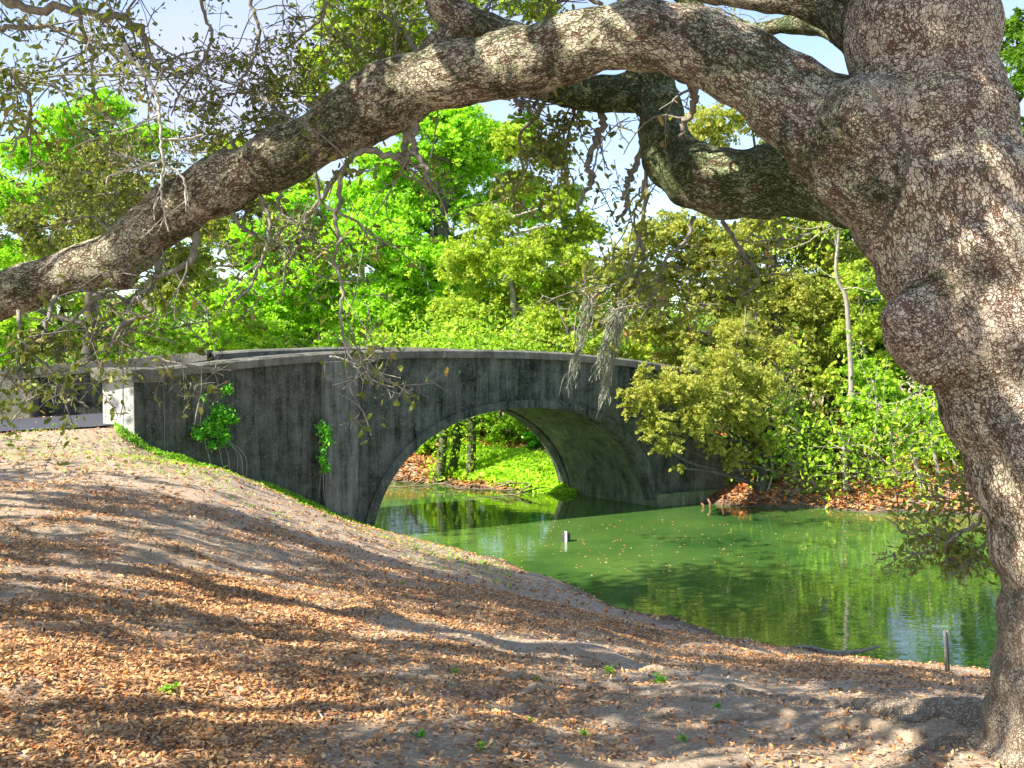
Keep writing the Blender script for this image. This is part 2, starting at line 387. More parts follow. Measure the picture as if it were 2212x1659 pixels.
def gz(x, y): return float(ground(np.array([x]), np.array([y]))[0])
def axis(lo, hi, dlo, dhi, d):
    a = [dlo]; s = d
    while a[-1] > lo: s *= 1.16; a.append(a[-1] - s)
    b = [dhi]; s = d
    while b[-1] < hi: s *= 1.16; b.append(b[-1] + s)
    return np.array(a[::-1][:-1] + list(np.arange(dlo, dhi, d)) + b)
ax, ay = axis(-900, 900, -9, 9, .07), axis(-300, 1500, 3, 23, .07)
X, Y = np.meshgrid(ax, ay); Z = ground(X, Y)
nx, ny = len(ax), len(ay)
i = (np.arange(ny - 1)[:, None] * nx + np.arange(nx - 1)[None]).ravel()
g_ = mesh_obj('ground', np.stack([X, Y, Z], -1).reshape(-1, 3), np.stack([i, i + 1, i + nx + 1, i + nx], 1), SOIL)
tag(g_, kind='structure')
w_ = mesh_obj('water', [(-300, -150, 0), (400, -150, 0), (400, 300, 0), (-300, 300, 0)], [(0, 1, 2, 3)], WATER)
tag(w_, kind='structure')

# ------------------------------------------------------------------ bridge
def face(px, py):                       # (s, z) on the near face
    r = ray(px, py)
    k = np.linalg.solve(np.array([[r[0], -U[0]], [r[1], -U[1]]]), A)
    return k[1], EYE + r[2] * k[0]
def br(s, w, z): p = A + U * s + VB * w; return (p[0], p[1], z)
topc = np.array([face(x, y) for x, y in ((280, 798), (353, 794), (505, 777), (600, 768), (696, 761), (810, 757), (873, 755), (960, 754), (1044, 755), (1130, 757), (1215, 761), (1351, 774.5), (1406, 783))])
S_END = face(1545, 800)[0]
pf = np.polyfit(topc[:, 0], topc[:, 1], 3)
def top(s):
    return float(np.interp(s, topc[:, 0], topc[:, 1])) if s < topc[-1, 0] else topc[-1, 1] + (s - topc[-1, 0]) * -.14
archp = np.array([face(x, y) for x, y in ((799, 1139), (813, 1094), (837, 1053), (864, 1024), (905, 985), (957, 943), (1008, 912), (1059, 892), (1100, 883), (1150, 880), (1213, 892), (1282, 928), (1333, 964), (1367, 998), (1401, 1042), (1416, 1085))])
s1, s2 = archp[0, 0], archp[-1, 0]; sm = (s1 + s2) / 2; hw_ = (s2 - s1) / 2 + .02; crown = archp[:, 1].max()
PW = 2.25
def archz(s, off=0.0):
    q = min(1, abs((s - sm) / (hw_ + off)))
    return -.6 + (crown + .6 + off) * (1 - q ** PW) ** (1 / PW) if q < 1 else -.6
bridge = empty('stone_bridge', (A[0], A[1], 0))
tag(bridge, 'weathered dark concrete arch bridge with pale coping over the green canal', 'bridge')
def smp(a, b, n): return list(np.linspace(a, b, n))
def bank_low(s): return -1.0
def wall_with_arch(name, w0, w1, off, ztop, material, sA=0.0, sB=None, ch=0):
    sB = S_END if sB is None else sB
    th = np.linspace(0, np.pi, 61)
    ss = sorted(set([sA, sB] + smp(sA, sm - hw_ - off, 14) + list(sm - (hw_ + off) * np.cos(th)) + smp(sm + hw_ + off, sB, 8)))
    V, Fc = [], []
    lo = []
    for s in ss:
        inside = abs(s - sm) < hw_ + off - 1e-6
        lo.append(archz(s, off) if inside else -1.0)
    for (w) in (w0, w1):
        for s, z0 in zip(ss, lo): V.append(br(s, w, z0)); V.append(br(s, w, ztop(s)))
    n = len(ss)
    for k in range(n - 1):
        a = 2 * k
        Fc.append((a, a + 2, a + 3, a + 1)); b_ = a + 2 * n
        Fc.append((b_ + 1, b_ + 3, b_ + 2, b_))
        Fc.append((a, b_, b_ + 2, a + 2)); Fc.append((a + 1, a + 3, b_ + 3, b_ + 1))
    Fc.append((0, 1, 2 * n + 1, 2 * n)); e = 2 * n - 2; Fc.append((e, e + 2 * n, e + 2 * n + 1, e + 1))
    return mesh_obj(name, V, Fc, material, bridge, False)
CT = .16
wall_with_arch('spandrel_wall', 0, .28, 0, lambda s: top(s) - CT + .01, C_WALL, .3)
wall_with_arch('spandrel_wall', BW - .28, BW, 0, lambda s: top(s) - CT + .03, C_WALL, 2.4)
wall_with_arch('arch_barrel', .28, BW - .28, .035, lambda s: top(s) - .92, C_BARREL, 0.1)
# proud ring round the arch
def ring(w0, w1, t):
    th = np.linspace(.03, np.pi - .03, 70); V, Fc = [], []
    for a_ in th:
        q = np.cos(a_); s = sm - hw_ * q; s_o = sm - (hw_ + t) * q
        zi, zo = archz(s, 0) , -.6 + (crown + .6 + t * .9) * (1 - abs(q) ** PW) ** (1 / PW)
        for w in (w0, w1): V += [br(s, w, zi - .004), br(s_o, w, zo)]
    for k in range(len(th) - 1):
        a = 4 * k
        Fc += [(a, a + 4, a + 5, a + 1), (a + 3, a + 7, a + 6, a + 2), (a + 1, a + 5, a + 7, a + 3), (a + 2, a + 6, a + 4, a)]
    return mesh_obj('arch_ring', V, Fc, C_WALL, bridge, False)
ring(-.05, .02, .17)
ring(BW - .02, BW + .05, .17)
def sweep(name, s_a, s_b, w0, w1, ztop, t, material, n=60, rnd=.035, path=None):
    prof = [(w0, -t), (w0, -rnd), (w0 + rnd, 0), (w1 - rnd, 0), (w1, -rnd), (w1, -t)]
    V, Fc = [], []
    ss = np.linspace(s_a, s_b, n)
    for s in ss:
        for w, dz in prof: V.append(br(s, w, ztop(s) + dz) if path is None else path(s, w, ztop(s) + dz))
    k = len(prof)
    for a in range(n - 1):
        for j in range(k): Fc.append((a * k + j, (a + 1) * k + j, (a + 1) * k + (j + 1) % k, a * k + (j + 1) % k))
    Fc.append(tuple(range(k))); Fc.append(tuple(range((n - 1) * k + k - 1, (n - 1) * k - 1, -1)))
    return mesh_obj(name, V, Fc, material, bridge, False)
sweep('coping', face(353, 800)[0] - .02, S_END + .05, -.09, .37, top, CT, C_CAP)
sweep('coping', 2.4, S_END + .05, BW - .36, BW + .09, lambda s: top(s) + .02, CT, C_CAP)
def prism(name, plan, z0, z1, material, parent, bev=0.0):
    n = len(plan); z0s = z0 if isinstance(z0, (list, tuple)) else [z0] * n; z1s = z1 if isinstance(z1, (list, tuple)) else [z1] * n
    V = [(p[0], p[1], z) for p, z in zip(plan, z0s)] + [(p[0], p[1], z) for p, z in zip(plan, z1s)]
    Fc = [tuple(range(n))[::-1], tuple(range(n, 2 * n))] + [(i, (i + 1) % n, (i + 1) % n + n, i + n) for i in range(n)]
    o = mesh_obj(name, V, Fc, material, parent, False)
    if bev:
        b = o.modifiers.new('bevel', 'BEVEL'); b.width = bev; b.segments = 2
    return o
# end pier: pale end face turned to the sun
E1 = A + U * .0; E2 = np.array([-6.67, 17.32]); sc_ = face(353, 800)[0]
E3 = A + U * sc_; E3o = E3
nrm = np.array([U[1], -U[0]])
plan = [E2, E1 + nrm * .05, E3 + nrm * .05, E3 + VB * .34, E2 + U * .25 + VB * .55]
tz = top(0) - .19
prism('end_pier', plan, 0.6, tz, C_PIER, bridge, .012)
prism('pier_stain_shade', [E1 + nrm * .056 + U * .01, E3 + nrm * .056 - U * .01, E3 + nrm * .051 - U * .01, E1 + nrm * .051 + U * .01], .8, tz - .02, C_WALL, bridge)  # dark sheet: the near face's shade, and stain, put into colour
cplan = [E2 - U * .12 - nrm * .0 + np.array([-.04, -.06]), E1 + nrm * .13 + np.array([-.03, -.02]), E3 + nrm * .13, E3 + VB * .42, E2 + U * .2 + VB * .65 - U * .1]
prism('pier_cap', cplan, tz + .001, top(0) + .01, C_CAP, bridge, .02)
# pilaster beside the arch, the lower plinth ledge, abutment on the far side
sp1, sp2 = face(694, 900)[0], face(766, 900)[0]
o = prism('pilaster', [br(sp1, -.12, 0)[:2], br(sp2, -.12, 0)[:2], br(sp2, -.002, 0)[:2], br(sp1, -.002, 0)[:2]], -.8, [top(sp1) - CT - .004, top(sp2) - CT - .004] * 2 if False else [top(sp1) - CT - .004, top(sp2) - CT - .004, top(sp2) - CT - .004, top(sp1) - CT - .004], C_DARK, bridge, .01)
sl = s2 - .02
prism('pier_footing', [br(sl - .03, -.12, 0)[:2], br(S_END, -.12, 0)[:2], br(S_END, .25, 0)[:2], br(s2 + .10, .25, 0)[:2], br(s2 + .1, BW + .05, 0)[:2], br(sl - .03, BW + .05, 0)[:2]][::1], -.9, .27, C_BARREL, bridge, .02)
# abutment wing that turns away along the far bank
Wg = br(S_END, 0, 0)[:2]
wing = [Wg, (Wg[0] + .75, Wg[1] + .15), (Wg[0] + .7, Wg[1] + .5), (Wg[0] - .05, Wg[1] + .4)]
prism('wing_wall', wing, -.8, [1.5, 1.2, 1.2, 1.5], C_WALL, bridge, .02)
# the farther parapet where it opens out along the road on the left
f0 = np.array(br(2.4, BW - .13, 0)[:2]); fpts = [f0, P(380, 770, 20.35)[:2], P(200, 783, 19.9)[:2], P(0, 801, 19.5)[:2], P(-250, 815, 19.2)[:2], P(-600, 830, 19.0)[:2]]
fz = [P(505, 757, 20.8)[2], P(380, 768, 20.35)[2], P(200, 783, 19.9)[2], P(0, 801, 19.5)[2], P(-250, 812, 19.2)[2], P(-600, 828, 19.)[2]]
pp = smooth_path(np.column_stack([np.array(fpts), fz]), 8)
def strip(name, path, half, ztop_off, zbot, material):
    T = unit(np.gradient(path[:, :2], axis=0)); Nn = np.column_stack([-T[:, 1], T[:, 0]]); V, Fc = [], []
    for p, q in zip(path, Nn):
        for sgn, z in ((-1, zbot(p)), (-1, p[2] + ztop_off), (1, p[2] + ztop_off), (1, zbot(p))): V.append((p[0] + q[0] * half * sgn, p[1] + q[1] * half * sgn, z))
    for k in range(len(path) - 1):
        for j in range(4): Fc.append((4 * k + j, 4 * k + (j + 1) % 4, 4 * k + 4 + (j + 1) % 4, 4 * k + 4 + j))
    Fc += [(3, 2, 1, 0), tuple(4 * (len(path) - 1) + j for j in range(4))]
    return mesh_obj(name, V, Fc, material, bridge, False)
strip('parapet', pp, .13, -.18, lambda p: 1.2, C_WALL)
strip('coping', pp, .24, .02, lambda p: p[2] - .176, C_CAP)
pc = P(28, 860, 19.1)[:2]
prism('end_pier', [pc + [-.42, -.05], pc + [.32, .0], pc + [.32, .35], pc + [-.42, .3]], 1.2, P(0, 822, 19.1)[2], C_CAP, bridge, .02)
# deck surface and the road that leaves it
rd = []
for s in np.linspace(-9, S_END + 8, 70):
    z = (top(max(s, 0)) - .88) if s > 0 else 2.13 + .5 * math.exp(s * 1.5) * (top(0) - .88 - 2.13) / .5
    wa, wb = (.285, BW - .285) if s > .6 else (.285 + min(0, (s - .6)) * .12, BW - .285 + (.6 - s) * .06)
    if s < 0: z = max(z, 2.12 + .03)
    rd.append((br(s, wa, z), br(s, wb, z)))
V = [p for ab in rd for p in ab]; Fc = [(2 * k, 2 * k + 1, 2 * k + 3, 2 * k + 2) for k in range(len(rd) - 1)]
o = mesh_obj('road', V, Fc, ROADM, None, False); tag(o, kind='structure')


# ------------------------------------------------------------------ the live oak
oak = empty('live_oak', (2.55, 4.9, gz(2.55, 4.9)))
tag(oak, 'huge live oak with cracked grey bark, its long limb arching over the whole view', 'tree')
def chain(lst):                          # (px, py, depth, radius in px)
    p = np.array([P(a, b, Y_) for a, b, Y_, r in lst]); r = np.array([[r * Y_ / F] for a, b, Y_, r in lst])
    q = smooth_path(np.hstack([p, r]), 7); return q[:, :3], np.abs(q[:, 3])
SK = {
 'trunk': [(1960, -420, 5.2, 120), (1970, -200, 5.1, 132), (1985, 0, 5.0, 148), (2000, 180, 4.95, 158), (2028, 350, 4.9, 178), (2070, 500, 4.85, 182), (2118, 640, 4.8, 178), (2178, 800, 4.8, 166), (2240, 950, 4.8, 160), (2285, 1100, 4.8, 157), (2325, 1250, 4.8, 156), (2335, 1400, 4.8, 176), (2345, 1500, 4.8, 200), (2352, 1590, 4.8, 225), (2355, 1680, 4.8, 262), (2360, 1800, 4.8, 320)],
 'main': [(2030, 480, 4.95, 150), (1950, 400, 4.9, 140), (1860, 328, 4.9, 124), (1755, 252, 4.95, 106), (1655, 186, 5.0, 93), (1560, 128, 5.1, 88), (1450, 86, 5.2, 81), (1330, 82, 5.3, 77), (1200, 112, 5.45, 78), (1060, 147, 5.6, 73), (920, 178, 5.8, 71), (800, 230, 6.0, 76), (680, 303, 6.15, 67), (550, 365, 6.3, 61), (430, 422, 6.45, 61), (335, 490, 6.6, 65), (250, 553, 6.7, 57), (120, 597, 6.85, 46), (0, 638, 7.0, 47), (-150, 700, 7.2, 45), (-400, 760, 7.5, 38)],
 'mossy': [(2050, 470, 5.1, 90), (1900, 428, 5.35, 78), (1800, 402, 5.6, 80), (1700, 388, 5.8, 82), (1600, 395, 5.95, 80), (1525, 386, 6.05, 78), (1460, 352, 6.15, 68), (1430, 300, 6.25, 58), (1428, 250, 6.35, 48), (1420, 200, 6.4, 46), (1405, 140, 6.45, 46), (1380, 60, 6.5, 44), (1370, -60, 6.5, 40)],
 'left': [(1415, 190, 6.45, 40), (1330, 200, 6.45, 41), (1260, 205, 6.45, 34), (1190, 196, 6.5, 28), (1110, 170, 6.6, 26), (1000, 120, 6.8, 24)],
 'hole': [(1900, 150, 5.3, 40), (1850, 95, 5.6, 34), (1800, 60, 5.9, 29), (1745, 46, 6.0, 28), (1690, 54, 6.1, 26), (1630, 62, 6.2, 20), (1540, 40, 6.3, 18), (1400, -60, 6.5, 16)],
 'top': [(1960, 200, 5.05, 90), (1890, 95, 5.1, 68), (1830, 30, 5.15, 56), (1750, -12, 5.2, 49), (1640, -22, 5.3, 44), (1520, -40, 5.4, 42), (1400, -80, 5.5, 40), (1200, -170, 5.8, 34)],
 'back': [(1150, 95, 5.9, 30), (1090, 68, 6.0, 32), (1040, 52, 6.1, 31), (985, 36, 6.15, 33), (950, 0, 6.2, 30), (920, -60, 6.3, 26), (880, -200, 6.5, 22)],
 'fork': [(1000, 60, 6.15, 20), (965, 78, 6.15, 20), (925, 105, 6.15, 19), (905, 150, 6.2, 14)],
}
tb = Tubes()
segs = {}
for k, lst in SK.items():
    p, r = chain(lst); segs[k] = (p, r)
    r2 = r * (1 + .05 * np.sin(np.arange(len(r)) * .9 + len(k)))
    tb.add(p, r2, 20)
def ball(c, r, sq=(1, 1, 1)):
    u, v_ = np.meshgrid(np.linspace(0, 2 * np.pi, 17)[:-1], np.linspace(-np.pi / 2, np.pi / 2, 9))
    z = np.stack([np.cos(v_) * np.cos(u), np.cos(v_) * np.sin(u), np.sin(v_)], -1).reshape(-1, 3) * r * np.array(sq) + c
    n = 16; Fc = []
    for a in range(8):
        for b in range(n): Fc.append((a * n + b, a * n + (b + 1) % n, (a + 1) * n + (b + 1) % n, (a + 1) * n + b))
    tb.v.append(z); tb.f.append(np.array(Fc) + tb.n); tb.n += len(z)
ball(P(1978, 698, 4.62), .15, (1, .95, 1.2)); ball(P(1952, 685, 4.6), .105); ball(P(2010, 780, 4.65), .12); ball(P(1990, 740, 4.65), .13)
ball(P(2235, 960, 4.42), .14, (1, .7, 1.3)); ball(P(2290, 1010, 4.4), .18, (1, .7, 1))
ball(P(265, 600, 6.65), .08); ball(P(1860, 260, 4.75), .2); ball(P(1720, 300, 4.85), .1)
ball(P(1810, 385, 4.85), .12)
# root flares
def gchain(pts, r0, r1, sink=.35, n=7):
    q = smooth_path(np.array([(x, y, 0) for x, y in pts], float), n); rr = np.linspace(r0, r1, len(q))
    q[:, 2] = ground(q[:, 0], q[:, 1]) - rr * sink; return q, rr
def G(px, py, ymin=2.5):                 # first hit of the line of sight with the ground beyond ymin
    r_ = ray(px, py); tt = np.linspace(ymin, 60, 6000) / r_[1]
    d_ = EYE + r_[2] * tt - ground(r_[0] * tt, r_[1] * tt); i_ = int(np.argmax(d_ < 0)) if (d_ < 0).any() else len(tt) - 1
    return np.array([r_[0] * tt[i_], r_[1] * tt[i_], EYE + r_[2] * tt[i_]])
for pts, r0 in (([(2.4, 4.85), G(2110, 1600)[:2], G(1990, 1630)[:2], G(1900, 1660)[:2]], .15), ([(2.4, 4.95), G(2100, 1545)[:2], G(1960, 1560)[:2], G(1850, 1565)[:2]], .14),
                ([(2.5, 4.7), (2.0, 4.1), (1.5, 3.5)], .2), ([(2.6, 5.1), (2.2, 5.8), (1.7, 6.6), (1.2, 7.2)], .24), ([(2.7, 5.0), (3.4, 5.6), (4.2, 5.9)], .3), ([(2.6, 4.8), (3.1, 4.1), (3.5, 3.2)], .3)):
    q, rr = gchain(pts, r0, .03, .45); tb.add(q, rr, 12)
tmp = tb.build('tmp', BARK)
md = tmp.modifiers.new('r', 'REMESH'); md.mode = 'VOXEL'; md.voxel_size = .021; md.use_smooth_shade = True
md2 = tmp.modifiers.new('s', 'SMOOTH'); md2.factor = .7; md2.iterations = 14
dg = bpy.context.evaluated_depsgraph_get(); ev = tmp.evaluated_get(dg); me = bpy.data.meshes.new_from_object(ev)
nv = len(me.vertices); co_ = np.empty(nv * 3, np.float32); me.vertices.foreach_get('co', co_); co_ = co_.reshape(-1, 3).astype(float)
no_ = np.empty(nv * 3, np.float32); me.vertices.foreach_get('normal', no_); no_ = no_.reshape(-1, 3)
def n3(c, s, k): return vnoise(c[:, 0] + c[:, 2] * .7, c[:, 1] * 1.3 + c[:, 2], s, k) + vnoise(c[:, 2] + 3, c[:, 0] - c[:, 1], s, k + 1)
disp = .030 * n3(co_, 2.0, 1) + .014 * n3(co_, 6, 3) + .010 * n3(co_, 18, 5)
co_ = co_ + no_ * disp[:, None]
me.vertices.foreach_set('co', co_.astype(np.float32).ravel()); me.update()
me.vertices.foreach_get('normal', nn := np.empty(nv * 3, np.float32)); nn = nn.reshape(-1, 3)
nf = len(me.polygons); fq = np.empty(nf * 4, np.int32); me.loops.foreach_get('vertex_index', fq); fq = fq.reshape(-1, 4)
fc = co_[fq].mean(1)
keys = list(SK); best = np.full(nf, 9e9); own = np.zeros(nf, int)
bestv = np.full(nv, 9e9); bk = np.zeros((nv, 3)); bs = np.zeros(nv)
for ki, k in enumerate(keys):
    p, r = segs[k]
    for a in range(0, len(p)):
        d = np.linalg.norm(fc - p[a], axis=1) / r[a]
        m_ = d < best; best[m_] = d[m_]; own[m_] = ki
    sl_ = np.concatenate([[0], np.cumsum(np.linalg.norm(np.diff(p, axis=0), axis=1))])
    for a in range(len(p) - 1):
        e_ = p[a + 1] - p[a]; t_ = np.clip((co_ - p[a]) @ e_ / (e_ @ e_), 0, 1); c_ = p[a] + t_[:, None] * e_
        d = np.linalg.norm(co_ - c_, axis=1) / (r[a] + t_ * (r[a + 1] - r[a])); m_ = d < bestv
        bestv[m_] = d[m_]; bk[m_] = (co_ - c_)[m_] + ki * 3.1; bs[m_] = (sl_[a] + t_ * (sl_[a + 1] - sl_[a]))[m_]
own[(own == keys.index('fork'))] = keys.index('back')
tr_i = keys.index('trunk')
own[fc[:, 2] < 2.6] = tr_i
bpy.data.objects.remove(tmp)
bm_ = {'trunk': ('trunk', BARK), 'main': ('limb', BARK_L), 'mossy': ('limb', BARK_M), 'left': ('limb', BARK_M), 'hole': ('limb', BARK_M), 'top': ('limb', BARK_L), 'back': ('limb', BARK_L)}
LIMB = {}
for ki, k in enumerate(keys):
    if k not in bm_: continue
    sel = fq[own == ki]
    if len(sel) == 0: continue
    u_, inv = np.unique(sel, return_inverse=True)
    o = mesh_obj(bm_[k][0], co_[u_], inv.reshape(-1, 4).astype(np.int32), bm_[k][1], oak)
    at_ = o.data.attributes.new('bk', 'FLOAT_VECTOR', 'POINT'); at_.data.foreach_set('vector', bk[u_].astype(np.float32).ravel())
    at_ = o.data.attributes.new('bs', 'FLOAT', 'POINT'); at_.data.foreach_set('value', bs[u_].astype(np.float32))
    try: o.data.normals_split_custom_set_from_vertices(nn[u_].tolist())
    except Exception as e: print('normals', e)
    LIMB[k] = o
LIMB['mossy']['label'] = 'green mossy limb bending upward behind the main limb'
LIMB['main']['label'] = 'long thick limb arching from the trunk to the left edge'

# --- twiggy branches with leaves: each branch is a part, its leaves a sub-part
def twig_branch(path, r0, seed, r1=None, twigs=8, tl=.7, leaf=.06, nleaf=12, mats=(None, None), parent=None, grav=-.3, sub=3, name='branch', lname='foliage', clump=.07, label=None, vrange=(0, 1), sides=6, start=.15, wob=.5, spread=None, dens_=.38, tfac=.62):
    r = np.random.default_rng(seed); t = Tubes(); path = np.asarray(path, float)
    q = smooth_path(path, 6); q[1:-1] += r.normal(size=(len(q) - 2, 3)) * r0 * .35
    r1 = r0 * .35 if r1 is None else r1
    rr = np.linspace(r0, r1, len(q)); t.add(q, rr, sides); ends = []
    for _ in range(max(2, int(twigs * tfac))):
        i_ = int(r.uniform(start, 1) * (len(q) - 1)); base = q[i_]; dirn = unit(r.normal(size=3) * np.array([1, .8, .8]) + unit(q[min(i_ + 1, len(q) - 1)] - q[max(i_ - 1, 0)]) * .6)
        L_ = tl * r.uniform(.4, 1.2); w = walk(base, dirn, L_, r, .07, wob, grav); rt = min(rr[i_] * .4, .006 + L_ * .004)
        t.add(w, np.linspace(rt, .0035, len(w)), 4, False)
        for _ in range(sub):
            j = int(r.uniform(.2, 1) * (len(w) - 1)); w2 = walk(w[j], unit(r.normal(size=3) + (w[-1] - w[0]) / L_ * .7), L_ * r.uniform(.25, .6), r, .05, wob * 1.2, grav)
            t.add(w2, np.linspace(rt * .5, .0025, len(w2)), 3, False)
            for _ in range(2):
                j2 = int(r.uniform(.2, 1) * (len(w2) - 1)); w3 = walk(w2[j2], unit(r.normal(size=3)), L_ * r.uniform(.1, .25), r, .04, wob, grav)
                t.add(w3, np.linspace(.004, .002, len(w3)), 3, False); ends.append(w3[-1]); ends.append(w3[len(w3) // 2])
            ends.append(w2[-1])
        ends.append(w[-1])
    o = t.build(name, mats[0] or B_TWIG, parent)
    if label: o['label'] = label
    if nleaf and ends:
        E = np.array(ends); E = E[r.random(len(E)) < dens_]; nleaf = max(2, int(nleaf * .55)); Cn = np.repeat(E, nleaf, 0) + r.normal(size=(len(E) * nleaf, 3)) * clump
        cv = np.repeat(r.random(len(E)), nleaf) * .5 + r.random(len(Cn)) * .5
        leaves(lname, Cn, leaf, mats[1] or L_OAK, o, .42, .3, .2, vrange[0] + cv * (vrange[1] - vrange[0]), 6, seed)
    return o
def PL(pts, Y0, Y1=None):
    Y1 = Y0 if Y1 is None else Y1
    return [P(a, b, Y0 + (Y1 - Y0) * i / max(1, len(pts) - 1)) for i, (a, b) in enumerate(pts)]
# hanging branches below the limb
hang = [
 ([(880, 262), (872, 318), (882, 345), (850, 338), (790, 327), (757, 340), (738, 380), (733, 440), (722, 478), (735, 520), (716, 560)], 6.0, 5.9, .024, 14, 9),
 ([(894, 258), (893, 300), (898, 335), (917, 368), (930, 392)], 5.9, 5.8, .026, 2, 0),
 ([(1110, 195), (1120, 225), (1130, 235)], 6.4, 6.4, .022, 2, 3),
 ([(1302, 222), (1300, 270), (1280, 320), (1272, 355), (1278, 390), (1262, 420), (1250, 460)], 6.5, 6.3, .026, 4, 4),
 ([(1400, 220), (1390, 290), (1378, 340), (1362, 380), (1350, 410), (1352, 450), (1330, 480)], 6.6, 6.4, .026, 3, 3),
 ([(1392, 390), (1385, 430), (1370, 460), (1374, 500)], 6.3, 6.3, .014, 5, 5),
 ([(1490, 180), (1500, 200), (1498, 235), (1478, 265), (1475, 300)], 5.7, 5.9, .026, 3, 4),
 ([(730, 370), (700, 420), (660, 470), (650, 520), (620, 570), (610, 640)], 6.1, 6.2, .016, 12, 8),
 ([(620, 395), (600, 440), (615, 480), (600, 520), (640, 560)], 6.3, 6.3, .016, 10, 8),
 ([(500, 445), (520, 490), (560, 520), (560, 560), (590, 600)], 6.4, 6.3, .015, 10, 8),
 ([(425, 500), (415, 560), (370, 590), (330, 600), (300, 640), (260, 690)], 6.5, 6.4, .022, 14, 9),
 ([(345, 560), (330, 620), (290, 650), (250, 640), (200, 650), (150, 700), (90, 740)], 6.6, 6.4, .018, 14, 9),
 ([(300, 640), (325, 680), (262, 700), (240, 740), (205, 770)], 6.4, 6.2, .018, 12, 8),
 ([(560, 420), (585, 500), (560, 570), (540, 620), (500, 660)], 6.3, 6.0, .014, 12, 8),
 ([(720, 560), (740, 620), (735, 680), (745, 740), (770, 790)], 5.9, 5.7, .012, 12, 2),
 ([(680, 370), (700, 440), (770, 480), (800, 520)], 6.1, 6.0, .012, 8, 7),
 ([(1250, 205), (1240, 240), (1225, 300), (1190, 360)], 6.5, 6.5, .016, 16, 12),
 ([(1180, 200), (1160, 250), (1120, 300), (1130, 370), (1100, 430)], 6.6, 6.6, .016, 16, 12),
 ([(120, 640), (100, 700), (60, 760), (40, 810), (70, 860)], 6.7, 6.2, .018, 14, 9),
 ([(40, 670), (50, 740), (110, 800), (150, 850), (190, 880)], 6.5, 6.0, .014, 14, 11),
 ([(200, 640), (240, 720), (330, 770), (420, 790), (500, 800)], 6.5, 6.2, .009, 9, 6),
]
for k, (pts, Ya, Yb, r0, tw, nl) in enumerate(hang):
    twig_branch(PL(pts, Ya, Yb), r0, 100 + k, r1=r0 * .4, twigs=tw, tl=.5, nleaf=nl, parent=oak, vrange=(.0, 1), clump=.045, leaf=.046, dens_=.27 if nl < 11 else .6)
# branches above the limb, upper left
upl = [
 ([(-60, -60), (60, 20), (180, 20), (300, 60), (330, 130), (390, 160)], 6.2, 6.0, .03, 22, 7),
 ([(-80, 40), (0, 60), (120, 60), (210, 90), (270, 160)], 6.4, 6.4, .022, 20, 8),
 ([(-60, 150), (20, 160), (60, 200), (60, 270), (20, 330)], 5.6, 5.6, .02, 22, 16),
 ([(540, -60), (545, 20), (560, 60), (550, 120), (520, 180), (500, 230)], 6.6, 6.6, .014, 16, 6),
 ([(430, -50), (440, 30), (460, 80), (430, 140), (390, 200), (370, 250)], 6.4, 6.5, .012, 14, 6),
 ([(690, -40), (700, 30), (670, 60), (640, 90), (600, 120)], 6.7, 6.7, .014, 14, 9),
 ([(150, -60), (170, 40), (200, 120), (200, 180), (230, 260)], 6.0, 6.0, .014, 14, 6),
 ([(640, 280), (600, 240), (560, 210), (520, 200), (470, 210)], 6.6, 7.0, .018, 20, 16),
 ([(700, 240), (650, 220), (620, 190), (560, 180)], 6.6, 7.2, .014, 16, 16),
 ([(520, 330), (480, 290), (440, 330), (380, 310)], 6.9, 7.6, .014, 16, 10),
 ([(400, 400), (350, 370), (300, 360), (230, 350)], 7.0, 8.0, .016, 22, 14),
 ([(380, 430), (300, 420), (220, 420), (150, 450)], 7.2, 8.4, .016, 22, 14),
 ([(260, 520), (200, 470), (140, 480), (80, 500)], 7.2, 8.2, .014, 16, 12),
 ([(905, 130), (880, 80), (840, 40), (800, 20)], 6.6, 7.2, .02, 18, 12),
 ([(870, 160), (820, 120), (760, 110), (720, 60)], 6.7, 7.4, .016, 18, 12),
 ([(1060, 60), (1050, 20), (1085, -20)], 6.2, 6.4, .016, 10, 8),
 ([(1300, 10), (1250, -10), (1200, 10), (1180, 30)], 6.0, 6.2, .014, 12, 10),
 ([(1640, 60), (1600, 40), (1560, 20)], 6.4, 6.6, .01, 8, 6),
]
for k, (pts, Ya, Yb, r0, tw, nl) in enumerate(upl):
    twig_branch(PL(pts, Ya, Yb), r0, 200 + k, twigs=tw, tl=.62, nleaf=nl, parent=oak, grav=-.05, vrange=(.05, 1), clump=.045, leaf=.040, dens_=.45 if k < 3 else (.2 if nl <= 9 else .7))
# the bare pale branch in front of the limb
for k, (pts, r0) in enumerate([([(270, 95), (280, 125), (305, 150), (330, 185), (343, 240), (347, 290), (350, 345), (350, 410), (352, 450), (364, 500)], .013), ([(350, 345), (305, 362), (240, 378), (228, 405)], .008), ([(360, 360), (396, 385), (402, 458)], .008), ([(345, 245), (300, 270), (240, 290)], .006), ([(347, 300), (400, 300), (440, 290)], .005)]):
    twig_branch(PL(pts, 5.6, 5.55), r0, 300 + k, r1=.004, twigs=6, tl=.22, nleaf=0, mats=(B_PALE, None), parent=oak, sub=1, name='dead_branch')
twig_branch(PL([(712, 770), (740, 775), (775, 790), (800, 800)], 6.4), .006, 330, twigs=14, tl=.3, nleaf=1, mats=(B_PALE, L_OAK), parent=oak, sub=2, name='dead_branch')
